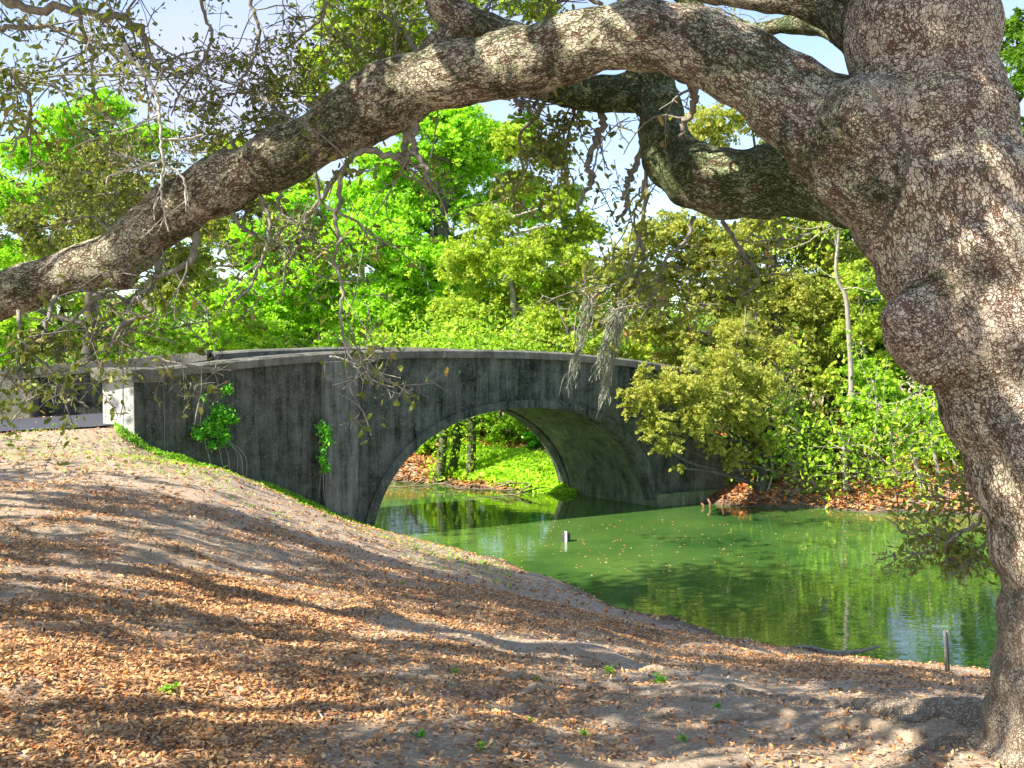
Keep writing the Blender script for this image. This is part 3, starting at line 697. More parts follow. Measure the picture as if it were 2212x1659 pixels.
# low sprig left of the trunk's foot
for k, pts in enumerate([[(2140, 1080), (2110, 1130), (2070, 1150), (2020, 1160), (1960, 1150), (1915, 1120)], [(2070, 1150), (2040, 1180), (2010, 1195), (1950, 1190)], [(2150, 1150), (2120, 1180), (2080, 1200), (2060, 1190)], [(2145, 1100), (2120, 1075), (2090, 1060)]]):
    twig_branch(PL(pts, 5.0, 5.4), .011 - k * .002, 340 + k, twigs=10, tl=.26, nleaf=9, parent=oak, clump=.04, leaf=.036, vrange=(.3, 1), dens_=.42, tfac=.9)
# --- the oak's own crown, overhead and unseen, with clumps added to cast dappled shade
def inframe(p, m=.02):
    d = p - np.array([0, 0, EYE]); y = d[:, 1] * cp - d[:, 2] * sp_; z = d[:, 1] * sp_ + d[:, 2] * cp
    return (y > .3) & (np.abs(d[:, 0] / np.maximum(y, .01)) < 1106 / F + m) & (z / np.maximum(y, .01) < CY / F + m)
r = np.random.default_rng(11)
cl = np.column_stack([r.uniform(-17, 5.5, 1500), r.uniform(-9, 16, 1500), r.uniform(5.6, 10.5, 1500)])
dens = vnoise(cl[:, 0], cl[:, 1], .42, 5) + vnoise(cl[:, 0], cl[:, 1], 1.0, 6) * .7
cl = cl[dens > -.08][:900]
cl = cl[:520]
cl = cl[~inframe(cl, .05)]
# keep the sun's path to the trunk and the long limb fairly open
tq = np.vstack([segs[k_][0][::3] for k_ in ('trunk', 'main')]); rel = cl[:, None] - tq[None]; sv = np.array(SUN3)
al = rel @ sv; dist_ = np.linalg.norm(rel - al[..., None] * sv, axis=2); blocked = ((dist_ < .85) & (al > 0)).any(1)
cl = cl[~blocked | (r.random(len(cl)) < .03)]
cl = cl[~inframe(cl - np.array([0, 0, .4]), .03)]
tgt = [P(a, b, 5.0) for a, b in zip(r.uniform(1450, 2250, 28), r.uniform(-60, 1500, 28))] + [P(a, b, 6.2) for a, b in zip(r.uniform(0, 1500, 16), r.uniform(50, 650, 16))]
ex = np.array([q + np.array(SUN3) * ((r.uniform(6.4, 9.8) - q[2]) / SUN3.z) for q in tgt])  # unseen clumps placed sunward of trunk and limb to blotch them with shade
ex = np.repeat(ex, 3, 0) + r.normal(size=(len(ex) * 3, 3)) * [.13, .13, .08]
ex = ex[~inframe(ex - np.array([0, 0, .25]), .03)]
t = Tubes(); ep = []
root_pts = [P(1370, -60, 6.5), P(1200, -170, 5.8), P(880, -200, 6.5), P(1960, -400, 5.2)]
heads = [np.array(q) for q in ((-3, 3, 7.2), (-7, 5, 7.6), (-11, 3, 7.5), (-5, -2, 7.6), (-2, 9, 8.8), (-7, 11, 9.4), (2, 1, 7.4), (-9, -5, 7.8), (-1, -5, 7.5), (4, 6, 8), (-14, 8, 8.4))]
for h_ in heads:
    q = root_pts[int(np.argmin([np.linalg.norm(h_ - np.array(rp_)) for rp_ in root_pts]))]
    mid = (np.array(q) + h_) / 2 + np.array([0, 0, .7]); pth = smooth_path([q, mid, h_], 8)
    if inframe(pth[2:], .02).any(): pth[:, 2] += np.where(inframe(pth, .05), 1.2, 0)
    t.add(pth, np.linspace(.11, .06, len(pth)), 8)
for c in cl:
    h_ = heads[int(np.argmin([np.linalg.norm(c - q) for q in heads]))]
    if r.random() < .4 and h_[1] < 8:
        b0 = h_ + (c - h_) * .15; pth = np.array([h_, b0 * .5 + c * .5 + r.normal(size=3) * .25 + [0, 0, .2], c])
        if not inframe(pth, .01).any(): t.add(smooth_path(pth, 5), np.linspace(.035, .008, 11), 5, False)
t.build('unseen_crown_branch', B_TWIG, oak)
# unseen leaf sprays added along the sun's path to streak the bank with shade
gx, gy = r.uniform(-7, 3.2, 1200), r.uniform(3.2, 13, 1200); kk = vnoise(gx * .45 + 3, gy, 1.25, 12) + .6 * vnoise(gx * .6, gy, 2.6, 13) > .06; gx, gy = gx[kk][:330], gy[kk][:330]
hz = r.uniform(6.0, 8.6, len(gx)); gp = np.column_stack([gx, gy, np.full(len(gx), 1.8)]); gp = gp + np.array(SUN3) * ((hz - 1.8) / SUN3.z)[:, None]
gp = gp[~inframe(gp - np.array([0, 0, .3]), .04)]
wp = np.array([W(a_, b_) for a_, b_ in zip(r.uniform(1130, 2300, 420), r.uniform(0, 1, 420))] ) if False else np.array([W(a_, (1222 if a_ > 1480 else 1222 + (1480 - a_) * .18) + c_ * 215) for a_, c_ in zip(r.uniform(1150, 2350, 520), r.random(520))])  # unseen clumps added up the sun's path to darken the near water
hw2 = r.uniform(8, 10, len(wp)); wp = wp + np.array(SUN3) * (hw2 / SUN3.z)[:, None]; wp = wp[~inframe(wp - np.array([0, 0, .4]), .04)]
rel = wp[:, None] - tq[None]; al = rel @ sv; dist_ = np.linalg.norm(rel - al[..., None] * sv, axis=2); wp = wp[~((dist_ < .6) & (al > 0)).any(1)]
rel = gp[:, None] - tq[None]; al = rel @ sv; dist_ = np.linalg.norm(rel - al[..., None] * sv, axis=2); gp = gp[~((dist_ < .6) & (al > 0)).any(1)]
bt = Tubes()
for k_ in range(16):                      # unseen boughs added to throw long shadow bands
    x_, y_ = r.uniform(-6, 1), 3.4 + k_ * .6; z_ = r.uniform(7, 9); c0 = np.array([x_, y_, 1.8]) + np.array(SUN3) * ((z_ - 1.8) / SUN3.z)
    w_b = walk(c0 - [1.8, 0, 0], (1, r.normal() * .12, r.normal() * .05), 4.5, r, .3, .25, 0)
    if not inframe(w_b, .02).any(): bt.add(w_b, np.linspace(.075, .025, len(w_b)), 6)
bt.build('unseen_crown_branch', B_TWIG, oak)
Cn = np.vstack([np.repeat(cl, 62, 0) + r.normal(size=(len(cl) * 62, 3)) * np.array([.34, .34, .13]), np.repeat(ex, 75, 0) + r.normal(size=(len(ex) * 75, 3)) * .11, np.repeat(gp, 85, 0) + r.normal(size=(len(gp) * 85, 3)) * np.array([.55, .10, .07]), np.repeat(wp, 60, 0) + r.normal(size=(len(wp) * 60, 3)) * np.array([.3, .3, .1])])
Cn = Cn[~inframe(Cn, .015)]
leaves('crown', Cn, .125, L_OAK, oak, .5, .5, 0, r.random(len(Cn)), 4, 12)  # oak crown together with the clumps added to shape the shade
# surface roots snaking over the bank
for k, (pts, r0) in enumerate([([(1990, 1600), (1880, 1570), (1760, 1560), (1650, 1530), (1520, 1515), (1400, 1490), (1300, 1500)], .05), ([(1700, 1545), (1560, 1560), (1430, 1580), (1300, 1565)], .035),
                               ([(1500, 1470), (1400, 1445), (1290, 1430), (1200, 1405)], .04), ([(1130, 1450), (1050, 1470), (960, 1465)], .03), ([(1360, 1495), (1220, 1490), (1120, 1505), (1000, 1520)], .04)]):
    q, rr = gchain([G(a, b)[:2] for a, b in pts], r0, .012, -.05, 6); q[:, 2] -= .02 * (np.sin(np.arange(len(q)) * .7 + k) + .5)
    t = Tubes(); t.add(q, rr, 8); t.build('root', SOIL, oak)

# ------------------------------------------------------------------ trees behind
def bg_tree(name, label, cat, base, trunk_pts, r0, clumps, leaf, n_leaf, lm, tm, seed, group=None, layers=False, spread=.55, v=(0, 1), limbs=True, up=.5, aspect=.55, twig=True):
    """clumps: list of (x, y, z, radius). trunk_pts world points."""
    e = empty(name, tuple(base)); tag(e, label, cat, group); r = np.random.default_rng(seed)
    t = Tubes(); tp = smooth_path(trunk_pts, 6); tp[1:-1, :2] += r.normal(size=(len(tp) - 2, 2)) * r0 * .2
    t.add(tp, np.linspace(r0, r0 * .3, len(tp)), 8)
    lt = Tubes()
    if limbs:
        for (x, y, z, R) in clumps:
            if r.random() > .75: continue
            hts = tp[:, 2]; j = int(np.clip(np.searchsorted(hts, z - R * .6 - np.hypot(x - tp[-1, 0], y - tp[-1, 1]) * .35), 1, len(tp) - 1))
            mid = (tp[j] + np.array([x, y, z])) / 2 + r.normal(size=3) * .25
            pth = smooth_path([tp[j], mid, (x, y, z)], 5); lt.add(pth, np.linspace(r0 * .32, .012, len(pth)), 5, False)
            if twig:
                for _ in range(3):
                    w = walk(pth[r.integers(4, len(pth))], r.normal(size=3), R * r.uniform(.6, 1.2), r, .25, .4, 0); lt.add(w, np.linspace(.018, .006, len(w)), 3, False)
            if len(clumps) <= 8: lt.build('branch', tm, e); lt = Tubes()
    t.build('trunk', tm, e)
    if lt.v: lt.build('branch', tm, e)
    per = n_leaf // max(1, len(clumps)); Cs, vs_ = [], []
    tot = sum(c[3] ** 2 for c in clumps)
    for (x, y, z, R) in clumps:
        m_ = int(n_leaf * R * R / tot); nb = max(4, int(m_ / 34))
        sub = unit(r.normal(size=(nb, 3))) * (r.random((nb, 1)) ** .45) * R * np.array([1, 1, .6 if layers else .8]) + [x, y, z]
        # leaves strung along short sprays that fan out from each bough end
        out_ = unit((sub - np.array([x, y, z])) * [1, 1, .5] + r.normal(size=(nb, 3)) * R * .35 * np.array([1, 1, .5]) - [0, 0, .12 * R * (0 if layers else 1)])
        idx = r.integers(0, nb, m_); ln = R * r.uniform(.35, .8, nb); u_ = r.random(m_)[:, None]
        Cs.append(sub[idx] + out_[idx] * (u_ - .3) * ln[idx][:, None] - np.array([0, 0, 1.]) * (u_ ** 2) * ln[idx][:, None] * .25 + r.normal(size=(m_, 3)) * R * np.array([.085, .085, .05]) * (1.2 - .6 * u_)); 
        vs_.append(np.clip(r.normal(.5, .12, nb)[idx] + r.normal(0, .17, m_), 0, 1))
    Cs = np.concatenate(Cs); vv = np.concatenate(vs_)
    leaves('crown', Cs, leaf, lm, e, aspect, up, 0, v[0] + vv * (v[1] - v[0]), 4, seed)
    return e
def blob(px, py, Yd, rp):                # clump given by where it stands
    p = P(px, py, Yd); return (p[0], p[1], p[2], rp * Yd / F)
def tree(name, label, cat, foot, topp, Yd, r0, blobs, leaf, n, lm, tm, seed, **k):
    b = P(foot, 900, Yd); bz = gz(b[0], b[1]); base = (b[0], b[1], bz); r = np.random.default_rng(seed + 5)
    tp = P(topp[0], topp[1], Yd); mid = (np.array([b[0], b[1], bz]) + tp) / 2 + np.array([r.normal() * .25, 0, 0])
    cl_ = [blob(x, y, Yd + r.uniform(-1, 1) * rp * Yd / F * .9, rp) for x, y, rp in blobs]
    return bg_tree(name, label, cat, base, [(b[0], b[1], bz - .3), tuple(mid), tuple(tp)], r0, cl_, leaf, n, lm, tm, seed, **k)
GB = 'trees behind the canal'
tree('cypress_tree', 'tall bright green cypress with airy foliage rising behind the middle of the bridge', 'tree', 985, (990, 180), 36, .42,
     [(985, 270, 70), (900, 330, 50), (1000, 350, 80), (930, 420, 70), (860, 460, 80), (1010, 450, 50), (800, 520, 90), (690, 560, 80), (900, 560, 80), (620, 600, 70), (840, 640, 85), (720, 650, 90), (580, 690, 70), (960, 640, 60), (870, 700, 60), (680, 500, 60), (770, 420, 60), (820, 350, 50), (1150, 470, 35), (1180, 545, 35), (560, 560, 40), (650, 720, 50), (1080, 300, 60), (1100, 420, 60), (940, 250, 50), (1060, 560, 60), (1160, 620, 55), (740, 480, 60), (640, 440, 50), (540, 500, 45), (520, 640, 55), (480, 720, 50), (790, 720, 60), (1020, 640, 70), (850, 400, 60), (960, 540, 60), (870, 260, 45)],
     .125, 190000, L_CYP, B_GREY, 21, group=GB, layers=True)
tree('cypress_tree', 'soft green cypress at the far left rising to a rounded top under open sky', 'tree', 190, (210, 240), 42, .35,
     [(220, 230, 55), (130, 260, 50), (290, 300, 55), (180, 330, 70), (60, 330, 60), (340, 290, 35), (20, 430, 70), (120, 420, 70), (20, 550, 60), (260, 420, 60), (90, 540, 50), (-80, 400, 90)],
     .13, 75000, L_CYP, B_GREY, 22, group=GB, layers=True, v=(.05, .75))
tree('cypress_tree', 'pale yellow green cypress left of centre, seen below and through the long limb', 'tree', 520, (520, 300), 40, .2,
     [(500, 330, 50), (430, 400, 50), (560, 420, 60), (480, 500, 60), (400, 560, 50), (560, 540, 60), (620, 480, 50), (440, 620, 55), (520, 660, 55), (360, 640, 45), (640, 640, 50), (600, 350, 45), (660, 400, 40), (330, 520, 35)],
     .12, 62000, L_MAPLE, B_GREY, 33, group=GB, layers=True)
tree('cypress_tree', 'pale green cypress right of centre, glimpsed beyond the hanging moss', 'tree', 1220, (1220, 300), 41, .2,
     [(1190, 330, 45), (1130, 400, 50), (1220, 420, 40), (1260, 500, 45), (1180, 520, 50), (1240, 590, 50), (1330, 600, 45), (1300, 690, 45), (1150, 620, 50), (1400, 640, 40), (1420, 740, 45), (1130, 270, 40)],
     .12, 48000, L_MAPLE, B_GREY, 34, group=GB, layers=True, v=(0, .8))
tree('olive_oak_tree', 'olive brown oak at the left standing before the soft green cypress', 'tree', 200, (230, 400), 27, .3,
     [(230, 330, 45), (170, 390, 60), (280, 420, 60), (350, 470, 50), (200, 480, 70), (120, 540, 50), (60, 600, 40), (290, 540, 45), (400, 560, 50), (440, 480, 40), (60, 480, 50), (20, 640, 50), (350, 620, 45)],
     .095, 42000, L_OLIVE, B_GREY, 23, group=GB, v=(0, .8))
tree('maple_tree', 'yellow green tree showing above the arching limb, left of centre at the top', 'tree', 790, (780, 0), 39, .12,
     [(740, 60, 70), (820, 30, 80), (900, 90, 60), (700, 130, 50), (780, 140, 60), (860, 180, 40), (680, 190, 40), (880, -60, 90), (740, -60, 70), (1000, -20, 60), (1120, -10, 50), (1180, 20, 40), (960, 30, 30)],
     .15, 34000, L_MAPLE, B_GREY, 24, group=GB, v=(0, .8))
tree('maple_tree', 'loose yellow green maple with thin bare twigs behind the bridge crown', 'tree', 1090, (1070, 440), 31, .16,
     [(1060, 480, 50), (1130, 560, 60), (1010, 560, 60), (1200, 620, 50), (1080, 650, 70), (990, 680, 60), (1170, 700, 60), (1250, 560, 45), (1040, 730, 50), (1280, 640, 40), (1250, 470, 30), (1120, 400, 40), (1200, 440, 40), (1100, 300, 40), (1180, 520, 45)],
     .10, 60000, L_MAPLE, B_SAP, 25, group=GB, spread=.6)
tree('maple_tree', 'bright green bushy tree behind the left approach wall', 'tree', 120, (140, 640), 30, .18,
     [(60, 690, 55), (150, 720, 50), (240, 740, 45), (20, 760, 50), (330, 720, 40), (400, 745, 40), (480, 735, 45), (-60, 720, 60), (420, 650, 30), (180, 640, 40), (340, 660, 50), (500, 680, 40), (80, 620, 50), (260, 680, 50), (0, 700, 50), (560, 700, 40)],
     .11, 32000, L_UNDER, B_GREY, 26, group=GB)
tree('olive_oak_tree', 'spreading olive oak right of centre behind the hanging moss', 'tree', 1690, (1640, 440), 27, .34,
     [(1400, 520, 55), (1480, 490, 60), (1560, 540, 70), (1650, 500, 70), (1740, 520, 70), (1440, 600, 55), (1520, 640, 50), (1620, 620, 75), (1700, 640, 80), (1380, 640, 45), (1600, 720, 70), (1720, 740, 80), (1800, 560, 60), (1470, 720, 45), (1680, 820, 60), (1560, 810, 50), (1800, 650, 50), (1540, 270, 60), (1620, 250, 40), (1500, 340, 40), (1660, 330, 40), (1340, 560, 40), (1400, 700, 45), (1500, 560, 40), (1450, 780, 40), (1780, 480, 40)],
     .085, 110000, L_OLIVE, B_GREY, 27, group=GB, v=(.1, 1))
tree('olive_oak_tree', 'dark leafy tree half hidden between the olive oak and the big trunk', 'tree', 1800, (1800, 500), 29, .28,
     [(1830, 520, 60), (1890, 560, 50), (1780, 640, 70), (1860, 680, 60), (1760, 780, 70), (1850, 820, 70), (1920, 760, 50), (1690, 880, 50), (1790, 920, 50)],
     .12, 22000, L_DARK, B_GREY, 28, group=GB, v=(.1, 1))
tree('green_tree', 'green tree behind the right edge of the big trunk', 'tree', 2260, (2220, 100), 22, .2,
     [(2190, 60, 50), (2200, 170, 55), (2200, 280, 45), (2260, 100, 80), (2260, 300, 70), (2240, 420, 50), (2280, 500, 60)], .10, 14000, L_DARK, B_GREY, 29, group=GB, v=(.3, 1))
tree('green_tree', 'leafy tree beyond the water mostly hidden by the big trunk', 'tree', 2080, (2100, 420), 27, .2,
     [(2000, 480, 70), (2080, 420, 80), (2150, 520, 90), (2050, 600, 90), (2200, 650, 100), (2100, 720, 100), (2000, 760, 60), (2180, 840, 90), (2080, 880, 80), (2300, 500, 110), (2350, 750, 110), (2420, 600, 110)], .12, 26000, L_UNDER, B_GREY, 32, group=GB, v=(0, .8))
# overhanging yellow oak bough in front of the bridge's right end
e = bg_tree('olive_oak_tree', 'yellow olive oak whose low boughs hang over the right end of the bridge', 'tree', tuple(G(1640, 1060, 21)), [G(1640, 1060, 21) - [0, 0, .2], P(1650, 900, 23.2), P(1580, 740, 23)], .17,
     [blob(*q) for q in ((1400, 850, 21.0, 42), (1460, 830, 21.2, 50), (1530, 840, 21.6, 55), (1420, 910, 20.9, 40), (1500, 900, 21.2, 48), (1580, 880, 21.8, 50), (1440, 960, 20.8, 32), (1360, 880, 20.8, 24), (1560, 790, 22.2, 50), (1630, 830, 22.6, 55), (1620, 900, 22.2, 40), (1540, 960, 21.5, 28), (1465, 1010, 20.8, 16), (1600, 980, 22, 24), (1500, 770, 22, 30), (1345, 850, 20.6, 20), (1390, 800, 21.2, 24), (1400, 940, 20.6, 18), (1650, 960, 22.4, 30), (1580, 1000, 21.8, 20), (1680, 760, 23, 45), (1600, 720, 23, 45))],
     .06, 46000, L_OLIVE, B_GREY, 31, v=(.3, 1), group=GB)
# understory on the far bank
und = [(1740, 25.5, 'young', [(1740, 950, 35), (1760, 1010, 25), (1700, 900, 40)], L_DARK), (1835, 24.6, '', [(1850, 880, 40), (1900, 830, 45), (1830, 950, 35), (1890, 930, 40), (1950, 880, 45), (1860, 800, 40), (1980, 960, 40)], L_UNDER),
       (1960, 24.0, '', [(1990, 1010, 35), (2040, 960, 40), (2050, 1040, 30), (1960, 1050, 22), (2090, 1000, 40), (2010, 890, 40)], L_UNDER), (1900, 26, '', [(1850, 600, 45), (1880, 700, 50), (1820, 720, 40), (1930, 650, 35), (1900, 790, 45), (1790, 820, 40)], L_MAPLE),
       (1590, 23.2, '', [(1590, 980, 30), (1640, 1000, 28), (1610, 940, 35), (1570, 1040, 14), (1660, 1040, 18)], L_OLIVE), (1710, 23.8, '', [(1700, 960, 35), (1740, 1000, 26), (1720, 900, 40), (1690, 1030, 18), (1770, 950, 30)], L_OLIVE), (1800, 23.3, '', [(1800, 1000, 28), (1830, 960, 30), (1790, 940, 30), (1860, 1030, 16)], L_OLIVE),
       (2120, 23.6, '', [(2110, 1070, 40), (2160, 1000, 50), (2150, 1090, 30)], L_DARK)]
labs = ['dark green shrub on the leafy far bank left of the pale saplings', 'bright green bushy shrub in the middle of the right far bank', 'bright green shrub low on the far bank beside the big trunk',
        'lime green spreading sapling high on the right far bank', 'olive shrub at the water side just right of the bridge end', 'olive shrub in front of the dark shaded trunks', 'olive shrub left of the bright green bush on the far bank', 'dark green shrub partly behind the big trunk on the far bank']
for k, (fx, Yd, _, bl, lm) in enumerate(und):
    tree('shrub', labs[k], 'shrub', fx, (bl[0][0], bl[0][1]), Yd, .05, bl, .085, 10500, lm, B_SAP, 40 + k, group='shrubs on the far bank')
# slim saplings with pale stems
sap = [([(1815, 1000), (1838, 860), (1832, 700), (1826, 640), (1806, 590), (1812, 480), (1800, 430)], 24.2, .07, 'tall pale crooked sapling standing highest on the right far bank'),
       ([(1825, 1085), (1826, 1020), (1822, 960)], 22.6, .075, 'thick short pale stem at the water side left of the leaning sapling'),
       ([(1995, 1085), (1985, 1020), (1965, 980)], 22.6, .06, 'leaning pale sapling at the edge of the far bank'),
       ([(2030, 1080), (2020, 990), (2010, 930), (2020, 860)], 22.9, .06, 'straight pale sapling left of the big trunk'),
       ([(2060, 1060), (2062, 980), (2066, 900)], 23.6, .07, 'pale sapling nearest to the big trunk'),
       ([(1900, 1080), (1890, 1040), (1880, 1000)], 22.8, .035, 'thin dark stem behind the sunlit leaves on the bank'),
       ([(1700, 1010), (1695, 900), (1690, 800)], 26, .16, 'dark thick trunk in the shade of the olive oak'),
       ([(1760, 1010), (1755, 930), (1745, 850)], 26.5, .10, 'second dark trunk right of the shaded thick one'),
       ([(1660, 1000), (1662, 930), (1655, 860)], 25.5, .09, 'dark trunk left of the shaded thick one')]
sap[6:6] = [([(1725, 1090), (1712, 1010), (1720, 930), (1705, 860)], 22.9, .035, 'thin stem rising from the bank left of the shortest thick stem'), ([(1930, 1090), (1935, 1010), (1922, 930)], 22.8, .035, 'thin stem between the sunlit bushes of the far bank'),
       ([(1780, 1095), (1762, 1050), (1740, 1020), (1700, 1000)], 22.6, .03, 'thin stem bent low to the left over the bank'), ([(1870, 1090), (1880, 1000), (1895, 900), (1885, 820)], 23, .04, 'slim upright stem in front of the bright green bush'),
       ([(2090, 1090), (2085, 1000), (2095, 900)], 23, .045, 'slim stem against the edge of the big trunk'), ([(1655, 1085), (1668, 1020), (1660, 960)], 22.8, .03, 'slim stem just right of the bridge abutment')]
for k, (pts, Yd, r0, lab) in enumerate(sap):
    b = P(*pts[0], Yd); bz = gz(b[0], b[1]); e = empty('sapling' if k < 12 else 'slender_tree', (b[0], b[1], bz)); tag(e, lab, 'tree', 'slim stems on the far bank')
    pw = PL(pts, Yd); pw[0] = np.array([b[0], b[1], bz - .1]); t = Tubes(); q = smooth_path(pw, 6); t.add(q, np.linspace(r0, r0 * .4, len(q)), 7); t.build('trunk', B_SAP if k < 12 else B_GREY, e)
    r = np.random.default_rng(500 + k); t = Tubes(); ends = []
    for _ in range(12):
        w = walk(q[int(r.uniform(.45, 1) * (len(q) - 1))], r.normal(size=3) + [0, 0, .6], r.uniform(.6, 1.6), r, .15, .5, 0); t.add(w, np.linspace(r0 * .25, .006, len(w)), 4, False); ends += [w[-1], w[-3]]
    t.build('branch', B_SAP if k < 12 else B_GREY, e)
    Cn = np.repeat(np.array(ends), 22, 0) + r.normal(size=(len(ends) * 22, 3)) * .2; leaves('crown', Cn, .10, L_UNDER if k < 12 else L_OLIVE, e, .6, .4, 0, None, 4, 500 + k)
# bank seen through the arch
arch_b = [(905, 27.5, [(915, 960, 22), (940, 930, 22), (900, 990, 14)], L_UNDER, 'leafy shrub at the left of the view through the arch'),
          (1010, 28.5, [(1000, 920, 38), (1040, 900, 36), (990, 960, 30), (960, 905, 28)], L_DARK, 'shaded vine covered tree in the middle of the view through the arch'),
          (1090, 28, [(1090, 930, 40), (1130, 900, 40), (1100, 980, 35), (1060, 960, 30), (1050, 905, 30)], L_UNDER, 'bright vine covered bush right of centre through the arch'),
          (1180, 27, [(1170, 950, 35), (1190, 1010, 30), (1150, 1000, 30), (1200, 1045, 18), (1205, 980, 25)], L_VINE, 'bright vine heap beside the arch pier seen through the arch')]
for k, (fx, Yd, bl, lm, lab) in enumerate(arch_b):
    tree('shrub', lab, 'shrub', fx, (bl[0][0], bl[0][1] - 60), Yd, .1, bl, .09, 7000, lm, B_GREY, 60 + k, group='growth beyond the arch')
for k, (x0, yb, Yd, lab) in enumerate([(1013, 1030, 27.3, 'mossy trunk standing beyond the arch'), (945, 1040, 27.6, 'leaning trunk at the left beyond the arch'), (968, 1025, 28.5, 'second leaning trunk beyond the arch')]):
    e = empty('slender_tree', tuple(G(x0, yb, 23.5))); tag(e, lab, 'tree', 'trunks beyond the arch'); t = Tubes(); g0 = G(x0, yb, 23.5)
    q = smooth_path([g0 - [0, 0, .2], P(x0 + 6 + k * 6, 960, g0[1]), P(x0 + 4 + k * 14, 780, g0[1] + .3)], 8); t.add(q, np.linspace(.13, .08, len(q)), 8); t.build('trunk', BARK_S, e)
    r = np.random.default_rng(70 + k); Cn = q[r.integers(0, len(q), 500)] + r.normal(size=(500, 3)) * .17; leaves('crown', np.vstack([Cn, q[-1] + r.normal(size=(2500, 3)) * [1.1, .8, .6]]), .09, L_UNDER, e, .6, .4, 0, None, 4, 70 + k)
# shrub line behind the parapet
for k, (x0, x1, lm, lab) in enumerate([(560, 830, L_UNDER, 'low lime green shrub line behind the left half of the bridge parapet'), (840, 1120, L_MAPLE, 'yellow flowering hedge row peeping over the bridge crown'), (1120, 1400, L_MAPLE, 'yellow green hedge peeping over the right part of the bridge')]):
    bl = [(x, 745 + 14 * math.sin(x), 34) for x in np.linspace(x0, x1, 9)] + [(x, 790, 40) for x in np.linspace(x0, x1, 6)]
    tree('shrub', lab, 'shrub', (x0 + x1) / 2, ((x0 + x1) / 2, 780), 29, .05, bl, .10, 9000, lm, B_GREY, 80 + k, group='shrubs behind the bridge')
# far-off wood closing the view
r = np.random.default_rng(90); xs = r.uniform(-75, 75, 900); ys = r.uniform(52, 75, 900)
hts = 5.2 + 3.0 * vnoise(xs, ys * 0 + 3, .09, 2) * 2 + 2 * vnoise(xs, ys, .3, 3)
cz = r.random(900) ** .7 * hts + 1; idx = r.integers(0, 900, 60000)
Cn = np.column_stack([xs, ys, cz])[idx] + r.normal(size=(60000, 3)) * [1.1, .8, .6]
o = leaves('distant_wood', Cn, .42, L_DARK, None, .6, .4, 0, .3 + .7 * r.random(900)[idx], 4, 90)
tag(o, 'hazy green wood far behind the canal trees', 'woodland', kind='stuff')
# trunk-dark thicket at the foot of the far trees: leafy undergrowth
r = np.random.default_rng(91); n_ = 1500
xs = r.uniform(-34, 34, n_); dd = r.uniform(5.5, 9.5, n_); ys = np.interp(xs, [p[0] for p in FAR], [p[1] for p in FAR]) + dd
zs = ground(xs, ys) + r.random(n_) * (1.2 + 1.5 * (vnoise(xs, ys, .5, 4) + .5)); idx = r.integers(0, n_, 52000)
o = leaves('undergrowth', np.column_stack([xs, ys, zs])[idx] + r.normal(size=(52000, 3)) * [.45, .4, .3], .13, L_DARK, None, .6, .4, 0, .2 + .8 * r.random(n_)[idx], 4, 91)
tag(o, 'dense green undergrowth along the far bank', 'undergrowth', kind='stuff')
# fresh ground cover on the bank beyond the arch
r = np.random.default_rng(92); n_ = 16000; a = r.random(n_); pa, pb = W(960, 1045), W(1225, 1072); pts = pa[None] * (1 - a[:, None]) + pb[None] * a[:, None]
pts[:, 1] += r.random(n_) ** 1.5 * 2.2 + .15; pts[:, 0] += r.normal(size=n_) * .2; pts[:, 2] = ground(pts[:, 0], pts[:, 1]) + r.random(n_) * .16
o = leaves('ground_cover', pts, .09, L_UNDER, None, .6, .6, 0, .5 + .5 * r.random(n_), 4, 92); tag(o, 'bright green ground cover on the bank seen through the arch', 'ground cover', kind='stuff')

# ------------------------------------------------------------------ leaf litter, fallen leaves, grass
def scatter_litter(name, n, xr, yr, dens, size, label, seed, lift=.012, v=None, poly=6, mat_=None):
    r = np.random.default_rng(seed); x = r.uniform(*xr, n); y = r.uniform(*yr, n); keep = r.random(n) < dens(x, y); x, y = x[keep], y[keep]
    z = ground(x, y); k = z > .02; x, y, z = x[k], y[k], z[k]
    C = np.column_stack([x, y, z + lift * .6 + r.random(len(x)) * lift])
    vv = np.clip(r.normal(.47, .26, len(x)), 0, 1) if v is None else v(x, y, r)
    o = leaves(name, C, size, mat_ or L_DRY, None, .46, 2.6, 0, vv, poly, seed); tag(o, label, 'leaf litter', kind='stuff'); return o
def dens(x, y):
    left = 1 / (1 + np.exp((x + .8 - .13 * y) / .6)); far0 = 0; strip_ = np.exp(-((sdist(x, y, NEAR, -1) - 2.2) / 1.3) ** 2)
    pat = np.clip(.62 + vnoise(x, y, 1.1, 9) * 1.2 + vnoise(x, y, 3.3, 10) * .9, .08, 1)
    far_ = 1 - .75 / (1 + np.exp(-(y - 10.2 - .2 * x) / .6))
    return far_ * np.clip(.10 + .9 * left + .6 * strip_ * (x > -1), 0, 1) * pat * ((x + 0) ** 2 < (y * .56 + .6) ** 2)
scatter_litter('leaf_litter', 620000, (-6, 5.5), (3.3, 12), dens, .030, 'dry tan and orange oak leaves strewn over the near bank', 31, poly=4)
scatter_litter('leaf_litter', 80000, (-9.5, 3), (11, 21), lambda x, y: .12 + .5 * dens(x, y), .048, 'small dry leaves on the upper bank towards the bridge', 32)
scatter_litter('leaf_litter', 90000, (-7, 16), (21, 30), lambda x, y: np.clip(.6 + vnoise(x, y, 1, 3), 0, 1), .12, 'rust brown fallen leaves covering the far bank', 33, lift=.02, v=lambda x, y, r: np.where(r.random(len(x)) < .3, .95, r.random(len(x)) * .6))
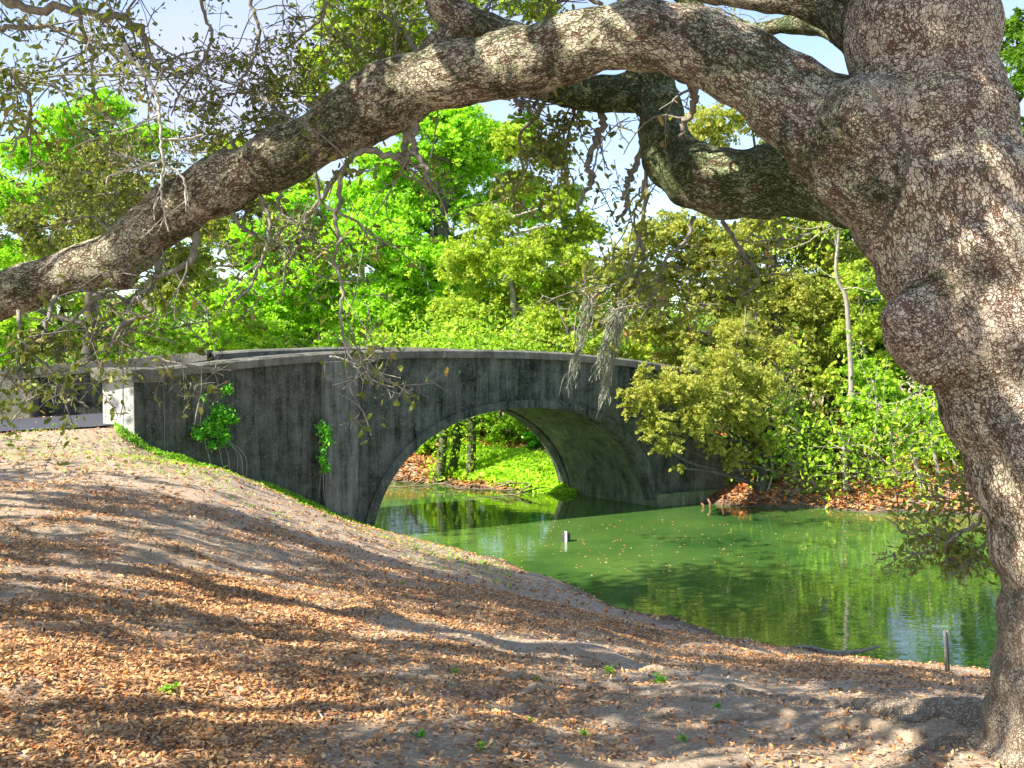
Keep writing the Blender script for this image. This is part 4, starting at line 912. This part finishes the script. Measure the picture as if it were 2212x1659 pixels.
# bright weeds edge along the bridge wall
r = np.random.default_rng(34); n_ = 9000; s_ = r.uniform(-.3, 4.2, n_); off = np.abs(r.normal(0, .16, n_)) + .04
pos = A[None] + U[None] * s_[:, None] + nrm[None] * (off[:, None] + .03); z = ground(pos[:, 0], pos[:, 1])
o = leaves('grass', np.column_stack([pos, z + r.random(n_) * .09 * (1.4 - off / .6)]), .055, L_GRASS, None, .35, .3, 0, None, 4, 34); tag(o, 'yellow green weeds along the foot of the bridge wall', 'grass', kind='stuff')
r = np.random.default_rng(35); n_ = 5000; x = r.uniform(-7.5, 0, n_); y = r.uniform(12.5, 18, n_); k = r.random(n_) < np.clip(vnoise(x, y, .9, 6) * 2 + .4, 0, 1); x, y = x[k], y[k]
o = leaves('grass', np.column_stack([x, y, ground(x, y) + .02 + r.random(len(x)) * .02]), .05, L_GRASS, None, .3, .3, 0, None, 4, 35); tag(o, 'sparse short grass on the upper bank', 'grass', kind='stuff')
# fallen leaves floating on the water
r = np.random.default_rng(36); n_ = 300; px = r.uniform(1050, 1950, n_); py = 1120 + r.gamma(2, 35, n_); pts = np.array([W(a, b, .006) for a, b in zip(px, py)])
V = []; 
for p in pts:
    a = r.uniform(0, 6.28); L_ = r.uniform(.012, .03); V += [p + [math.cos(a) * L_, math.sin(a) * L_, 0], p + [-math.sin(a) * L_ * .5, math.cos(a) * L_ * .5, .004], p - [math.cos(a) * L_, math.sin(a) * L_, 0], p + [math.sin(a) * L_ * .5, -math.cos(a) * L_ * .5, .004]]
o = mesh_obj('floating_leaves', V, np.arange(len(V)).reshape(-1, 4), L_DRY, None, False, .5 + .5 * r.random(n_)); tag(o, 'small fallen leaves floating on the green water', 'leaves', kind='stuff')
# pebbles and shell grit
r = np.random.default_rng(37); V, Fc = [], []
for k in range(2600):
    x, y = r.uniform(-1.5, 3.2), r.uniform(3.6, 8.5)
    if abs(x) > y * .5: continue
    z = gz(x, y) if k % 1 == 0 else 0; s_ = r.uniform(.003, .011); b_ = len(V)
    V += [(x + s_ * a, y + s_ * c_, z + s_ * d) for a, c_, d in ((1, 0, .1), (0, 1, .1), (-1, 0, .1), (0, -1, .1), (.1, .1, .9))]
    Fc += [(b_, b_ + 1, b_ + 4), (b_ + 1, b_ + 2, b_ + 4), (b_ + 2, b_ + 3, b_ + 4), (b_ + 3, b_, b_ + 4)]
o = mesh_obj('pebbles', V, Fc, plain('pebble', (.5, .46, .4)), None, False); tag(o, 'pale grit and shell bits on the bare soil', 'gravel', kind='stuff')

# small weeds, each one a plant
weeds = [(870, 1262, 'left'), (590, 1295, ''), (365, 1495, ''), (640, 1500, ''), (1320, 1455, ''), (1425, 1475, ''), (1160, 1470, ''), (1550, 1530, ''), (985, 1455, ''), (905, 1590, ''), (1140, 1560, ''), (750, 1590, ''), (1040, 1620, ''), (240, 1620, ''), (1260, 1590, ''), (1480, 1600, '')]
wl_ = ['small weed on the bare bank near the middle of the slope', 'single bright leaf sprout on the sunlit litter left of centre', 'low tuft of green on the shaded litter at lower left', 'flat green weed patch just left of centre near the bottom', 'upright seedling with pale leaves beside the water side root', 'wide low weed clump right of the upright seedling', 'tiny weed left of the upright seedling', 'little weed on bare soil towards the big trunk',
       'thin weed by the end of the middle root', 'sprout near the bottom edge left of centre', 'tiny sprout on pale soil in the lower middle', 'small tuft at the bottom among shaded litter', 'sprout nearest to the bottom edge in the middle', 'weed at the lower left corner area in bright leaves', 'small sprout on pale soil right of centre', 'low sprout on soil before the right roots']
for k, (a, b, _) in enumerate(weeds):
    if k in (1, 3, 11, 13): continue
    g0 = G(a, b); e = empty('weed', tuple(g0)); tag(e, wl_[k], 'weed', 'weeds on the near bank'); r = np.random.default_rng(600 + k); t = Tubes(); ends = []
    big = .85 if k in (4, 5, 2, 3) else .5
    for _ in range(6):
        w = walk(g0, r.normal(size=3) * [1, 1, .3] + [0, 0, 1.1], .05 * big * r.uniform(.6, 1.4), r, .01, .2, 0); t.add(w, .0018, 3, False); ends.append(w[-1]); ends.append(w[len(w) // 2])
    t.build('stem', L_GRASS, e)
    E_ = np.array(ends); Cn = np.repeat(E_, 3, 0) + r.normal(size=(len(E_) * 3, 3)) * [.02 * big, .02 * big, .006]; leaves('foliage', Cn, .032 * big, L_VINE if k % 2 else L_GRASS, e, .6, .8, 0, None, 6, 600 + k)
# grass tufts at the wall
for k, (a, b) in enumerate([(345, 985), (470, 1035), (560, 1070)]):
    s0, z0 = face(a, b); p0 = A + U * s0 + nrm * .16; g0 = np.array([p0[0], p0[1], gz(*p0)]); e = empty('grass_tuft', tuple(g0)); tag(e, ['tall grass blade tuft near the pale pier', 'arching grass tuft in the middle of the wall foot', 'arching grass tuft low on the wall foot towards the water'][k], 'grass tuft', 'tufts at the wall foot')
    r = np.random.default_rng(640 + k); V, Fc = [], []
    for _ in range(11):
        a_ = r.uniform(0, 6.28); L_ = r.uniform(.12, .3); w_ = .009
        for j in range(6):
            tt = j / 5; c_ = g0 + np.array([math.cos(a_) * tt ** 1.6 * L_ * .7, math.sin(a_) * tt ** 1.6 * L_ * .4, L_ * (tt - .45 * tt ** 3)])
            V += [c_ + [-w_ * (1 - tt), 0, 0], c_ + [w_ * (1 - tt) + .001, 0, 0]]
        b_ = len(V) - 12; Fc += [(b_ + 2 * j, b_ + 2 * j + 1, b_ + 2 * j + 3, b_ + 2 * j + 2) for j in range(5)]
    mesh_obj('blades', V, np.array(Fc), L_GRASS, e, True, r.random(len(Fc)))
# climbers on the bridge wall
vines = [([(462, 1090), (455, 1010), (440, 950), (432, 900), (450, 845), (495, 822)], [(470, 895, 22), (450, 925, 20), (490, 900, 18), (425, 935, 16), (475, 935, 16), (490, 840, 12), (435, 860, 8), (480, 950, 14), (505, 905, 10), (455, 960, 10)], 'bright green climber spread across the left part of the bridge wall', 1500),
         ([(700, 1110), (695, 1040), (692, 970), (696, 915)], [(692, 925, 12), (698, 950, 12), (690, 990, 10), (696, 1010, 10), (688, 970, 7), (700, 938, 9)], 'narrow green creeper climbing along the pilaster edge', 520)]
for k, (st, bl, lab, n_) in enumerate(vines):
    def fp(x, y, o_): s0, z0 = face(x, y); p = A + U * s0 + nrm * o_; return np.array([p[0], p[1], z0])
    base = fp(*st[0], .06 if k == 0 else .1); e = empty('climbing_plant', tuple(base)); tag(e, lab, 'climber', 'climbers on the bridge wall'); r = np.random.default_rng(650 + k); t = Tubes()
    q = smooth_path([fp(x, y, .05 + .08 * k * 0 + (.04 if k else 0)) for x, y in st], 6); t.add(q, .006, 4, False)
    for _ in range(5 if k == 0 else 1):
        x0 = r.uniform(430, 545) if k == 0 else 690; q = smooth_path([fp(x0 + r.uniform(-6, 30), 1060 + r.uniform(-30, 20), .02), fp(x0 + 5, 980, .04), fp(465 if k == 0 else 694, 935, .06)], 6); t.add(q, .004, 4, False)
    t.build('stem', B_PALE, e); Cn = []
    tot = sum(q[2] ** 2 for q in bl)
    for x, y, rp in bl:
        m_ = int(n_ * rp * rp / tot); u = r.normal(size=(m_, 2)) * rp * .5; Cn += [fp(x + a_[0], y + a_[1], .05 + (.06 if k else 0) + abs(r.normal()) * .07) for a_ in u]
    leaves('foliage', np.array(Cn), .055, L_VINE, e, .6, .3, 0, None, 4, 650 + k)

# ------------------------------------------------------------------ Spanish moss
def moss(label, anchor, tip, n, Yd, w0, w1, seed, sway=0):
    a, b = P(*anchor, Yd), P(*tip, Yd); e = empty('hanging_moss', tuple(a)); tag(e, label, 'spanish moss', 'spanish moss hanging from the oak'); r = np.random.default_rng(seed); V, Fc, vv = [], [], []
    for _ in range(n):
        t0 = r.random() * .55 * (r.random() < .75); t1 = t0 + r.uniform(.12, .42); t1 = min(t1, 1); m_ = 9; off = np.clip(r.normal(size=3), -2, 2) * [w0, w0, .02] * (1 - t0 * .6); ph = r.uniform(0, 6.28, 3); wv = r.uniform(2, 5); cu = r.normal() * .0022
        for j in range(m_):
            tt = t0 + (t1 - t0) * j / (m_ - 1); c_ = a + (b - a) * tt + off * (1 - tt * .9) + np.array([math.sin(ph[0] + tt * wv * 6) * .012 + cu * j, math.cos(ph[1] + tt * wv * 5) * .012, 0])
            ang = ph[2] + j * .5; d_ = np.array([math.cos(ang), math.sin(ang), 0]) * .0022; V += [c_ - d_, c_ + d_]
        k_ = len(V) - 2 * m_; Fc += [(k_ + 2 * j, k_ + 2 * j + 1, k_ + 2 * j + 3, k_ + 2 * j + 2) for j in range(m_ - 1)]; vv += [r.random()] * (m_ - 1)
        for _ in range(3):
            j = r.integers(1, m_ - 1); c_ = V[k_ + 2 * j]; d_ = r.normal(size=3) * .012; s_ = np.array([.0018, 0, 0]); k2 = len(V); V += [c_, c_ + s_, c_ + d_ + s_, c_ + d_]; Fc.append((k2, k2 + 1, k2 + 2, k2 + 3)); vv.append(r.random())
    mesh_obj('strands', V, np.array(Fc), L_MOSS, e, False, vv); return e
moss('long grey moss strand hanging furthest left before the arch', (1278, 640), (1213, 905), 90, 5.9, .010, 0, 1)
moss('short grey moss strand in the middle of the three', (1325, 670), (1278, 855), 80, 5.9, .010, 0, 2)
moss('long grey moss strand hanging right, nearest to the yellow bough', (1345, 660), (1288, 930), 120, 5.95, .013, 0, 3)
moss('dark moss wisp under the low sprig by the trunk', (2075, 1175), (2040, 1260), 70, 5.3, .02, 0, 4)
moss('second dark moss wisp under the sprig, nearer the trunk', (2100, 1170), (2080, 1265), 60, 5.3, .015, 0, 5)
# the bough of the oak the moss hangs on
for k, pts in enumerate([[(1400, 210), (1395, 420), (1375, 540), (1345, 600), (1300, 630), (1270, 650)], [(1374, 500), (1390, 560), (1350, 640), (1320, 670), (1345, 665)], [(1500, 470), (1480, 520), (1440, 560), (1420, 610), (1400, 650)], [(1560, 478), (1600, 540), (1640, 600), (1600, 640)]]):
    twig_branch(PL(pts, 6.3, 5.9), .014, 700 + k, r1=.006, twigs=13, tl=.42, nleaf=9, parent=oak, vrange=(.3, 1), clump=.05, leaf=.05)

# ------------------------------------------------------------------ small things in and by the water
p0 = W(1222, 1169, 0); e = empty('floating_marker', tuple(p0)); tag(e, 'small dark float with a white vertical stripe on the water before the arch', 'buoy')
mk = plain('marker_dark', (.05, .05, .045)); mw = plain('marker_white', (.75, .74, .7))
def lathe(name, c, prof, m_, parent, sides=20):
    a = np.linspace(0, 2 * np.pi, sides, endpoint=False); V = [(c[0] + r_ * math.cos(t_), c[1] + r_ * math.sin(t_), c[2] + z_) for r_, z_ in prof for t_ in a]; Fc = []
    for i_ in range(len(prof) - 1):
        for j in range(sides): Fc.append((i_ * sides + j, i_ * sides + (j + 1) % sides, (i_ + 1) * sides + (j + 1) % sides, (i_ + 1) * sides + j))
    Fc.append(tuple(range(sides))[::-1]); Fc.append(tuple((len(prof) - 1) * sides + j for j in range(sides)))
    return mesh_obj(name, V, Fc, m_, parent, True)
lathe('body', p0, [(.078, -.06), (.08, 0), (.08, .11), (.074, .145), (.05, .16)], mk, e)
mesh_obj('stripe', [(p0[0] + x, p0[1] + y, p0[2] + z) for z in (-.04, .15) for x, y in ((-.02, -.082), (.02, -.082), (.02, -.06), (-.02, -.06))], [(0, 1, 2, 3), (4, 5, 6, 7), (0, 1, 5, 4), (1, 2, 6, 5), (2, 3, 7, 6), (3, 0, 4, 7)], mw, e, False)
mesh_obj('top_stripe', [(p0[0] + x, p0[1] + y, p0[2] + z) for z in (.155, .166) for x, y in ((-.02, -.05), (.02, -.05), (.02, .05), (-.02, .05))], [(0, 1, 2, 3), (4, 5, 6, 7), (0, 1, 5, 4), (1, 2, 6, 5), (2, 3, 7, 6), (3, 0, 4, 7)], mw, e, False)
p1 = G(2045, 1452); t = Tubes(); q = np.array([P(2046, 1462, p1[1]), P(2043, 1410, p1[1]), P(2040, 1362, p1[1])]); q[0][2] -= .1; t.add(q, [.013, .012, .012], 7); t.add(q + [.03, .01, .0], [.009] * 3, 5)
o = t.build('thin_post', plain('grey_wood', (.22, .2, .17)), None); tag(o, 'thin weathered grey post at the water edge left of the big trunk', 'post')
for k, (a, b, c_, d) in enumerate([(1534, 1096, 1529, 1078), (1556, 1094, 1563, 1076), (1519, 1096, 1515, 1087)]):
    z0 = W(a, b); t = Tubes(); t.add([z0 - [0, 0, .15], P((a + c_) / 2 + 3, (b + d) / 2, z0[1]), P(c_, d, z0[1])], [.03, .028, .02], 6)
    o = t.build('stake', simple_bark('red_wood' + 'abc'[k], (.2, .08, .05), (.4, .2, .12)), None); tag(o, ['short reddish stake leaning left in the water by the abutment', 'short reddish stake leaning right nearest to the bank', 'tiny stick stub left of the two reddish stakes'][k], 'stake', 'stakes in the water by the abutment')
t = Tubes(); g0 = G(1780, 1412); q = np.array([W(1740, 1406, .12), W(1800, 1412, .14), W(1850, 1408, .15), W(1900, 1396, .2)]); t.add(smooth_path(q, 5), np.linspace(.05, .012, 16), 8); t.add(smooth_path([q[1], q[1] + [-.3, .1, .05], q[1] + [-.6, .1, .0]], 4), np.linspace(.03, .008, 9), 6)
o = t.build('driftwood', B_TWIG, None); tag(o, 'dark fallen branch lying at the near water edge', 'driftwood')
# exposed roots on the bank through the arch
B_ROOT = simple_bark('root_bark', (.16, .10, .07), (.34, .26, .19), 20)
for k in range(7):
    r = np.random.default_rng(800 + k); a = 880 + k * 45 + r.uniform(-8, 8); s0 = W(a, 1040 + k * 3.6, .1); w = walk(s0 + [0, .2, .1], (r.uniform(-1, 1), -.2, -.1), 1.1, r, .1, .5, 0); w[:, 2] = np.maximum(.02, np.minimum(w[:, 2], .25)); t = Tubes(); t.add(w, np.linspace(.022, .008, len(w)), 6); w2 = walk(w[4], (1, .1, -.1), .7, r, .1, .5, 0); w2[:, 2] = np.clip(w2[:, 2], .02, .2); t.add(w2, np.linspace(.02, .008, len(w2)), 5)
    o = t.build('exposed_root', B_ROOT, None); tag(o, ('pale root tangle at the water line beyond the arch, %s' % ['at its far left', 'second from the left', 'left of the mossy trunk', 'under the mossy trunk', 'right of the mossy trunk', 'before the bright ground cover', 'nearest to the arch pier'][k]), 'root', 'roots along the bank beyond the arch')
# twigs on the near ground
tw = [(1350, 1340, 1.2), (1080, 1290, .9), (1000, 1350, .5), (1340, 1500, .5), (1180, 1610, .5), (700, 1560, .5), (1700, 1640, .5)]
tl_ = ['forked dry twig on the slope above the water', 'pale dry stick tuft in the middle of the slope', 'short dry twig on sunlit litter', 'thin twig beside the right roots', 'pale twig on bare soil near the bottom', 'dry twig in the shaded litter left of centre', 'thin straight twig on pale soil at lower right']
for k, (a, b, L_) in enumerate(tw):
    g0 = G(a, b); r = np.random.default_rng(820 + k); w = walk(g0, (r.normal(), r.normal() * .5, 0), L_ * .45, r, .05, .25, 0); w[:, 2] = ground(w[:, 0], w[:, 1]) + .012; t = Tubes(); t.add(w, np.linspace(.006, .003, len(w)), 5)
    for _ in range(3):
        w2 = walk(w[r.integers(1, len(w))], r.normal(size=3) * [1, 1, .1], .15, r, .04, .2, 0); w2[:, 2] = ground(w2[:, 0], w2[:, 1]) + .015; t.add(w2, .0025, 4)
    o = t.build('twig', B_PALE, None); tag(o, tl_[k], 'twig', 'dry twigs on the bank')
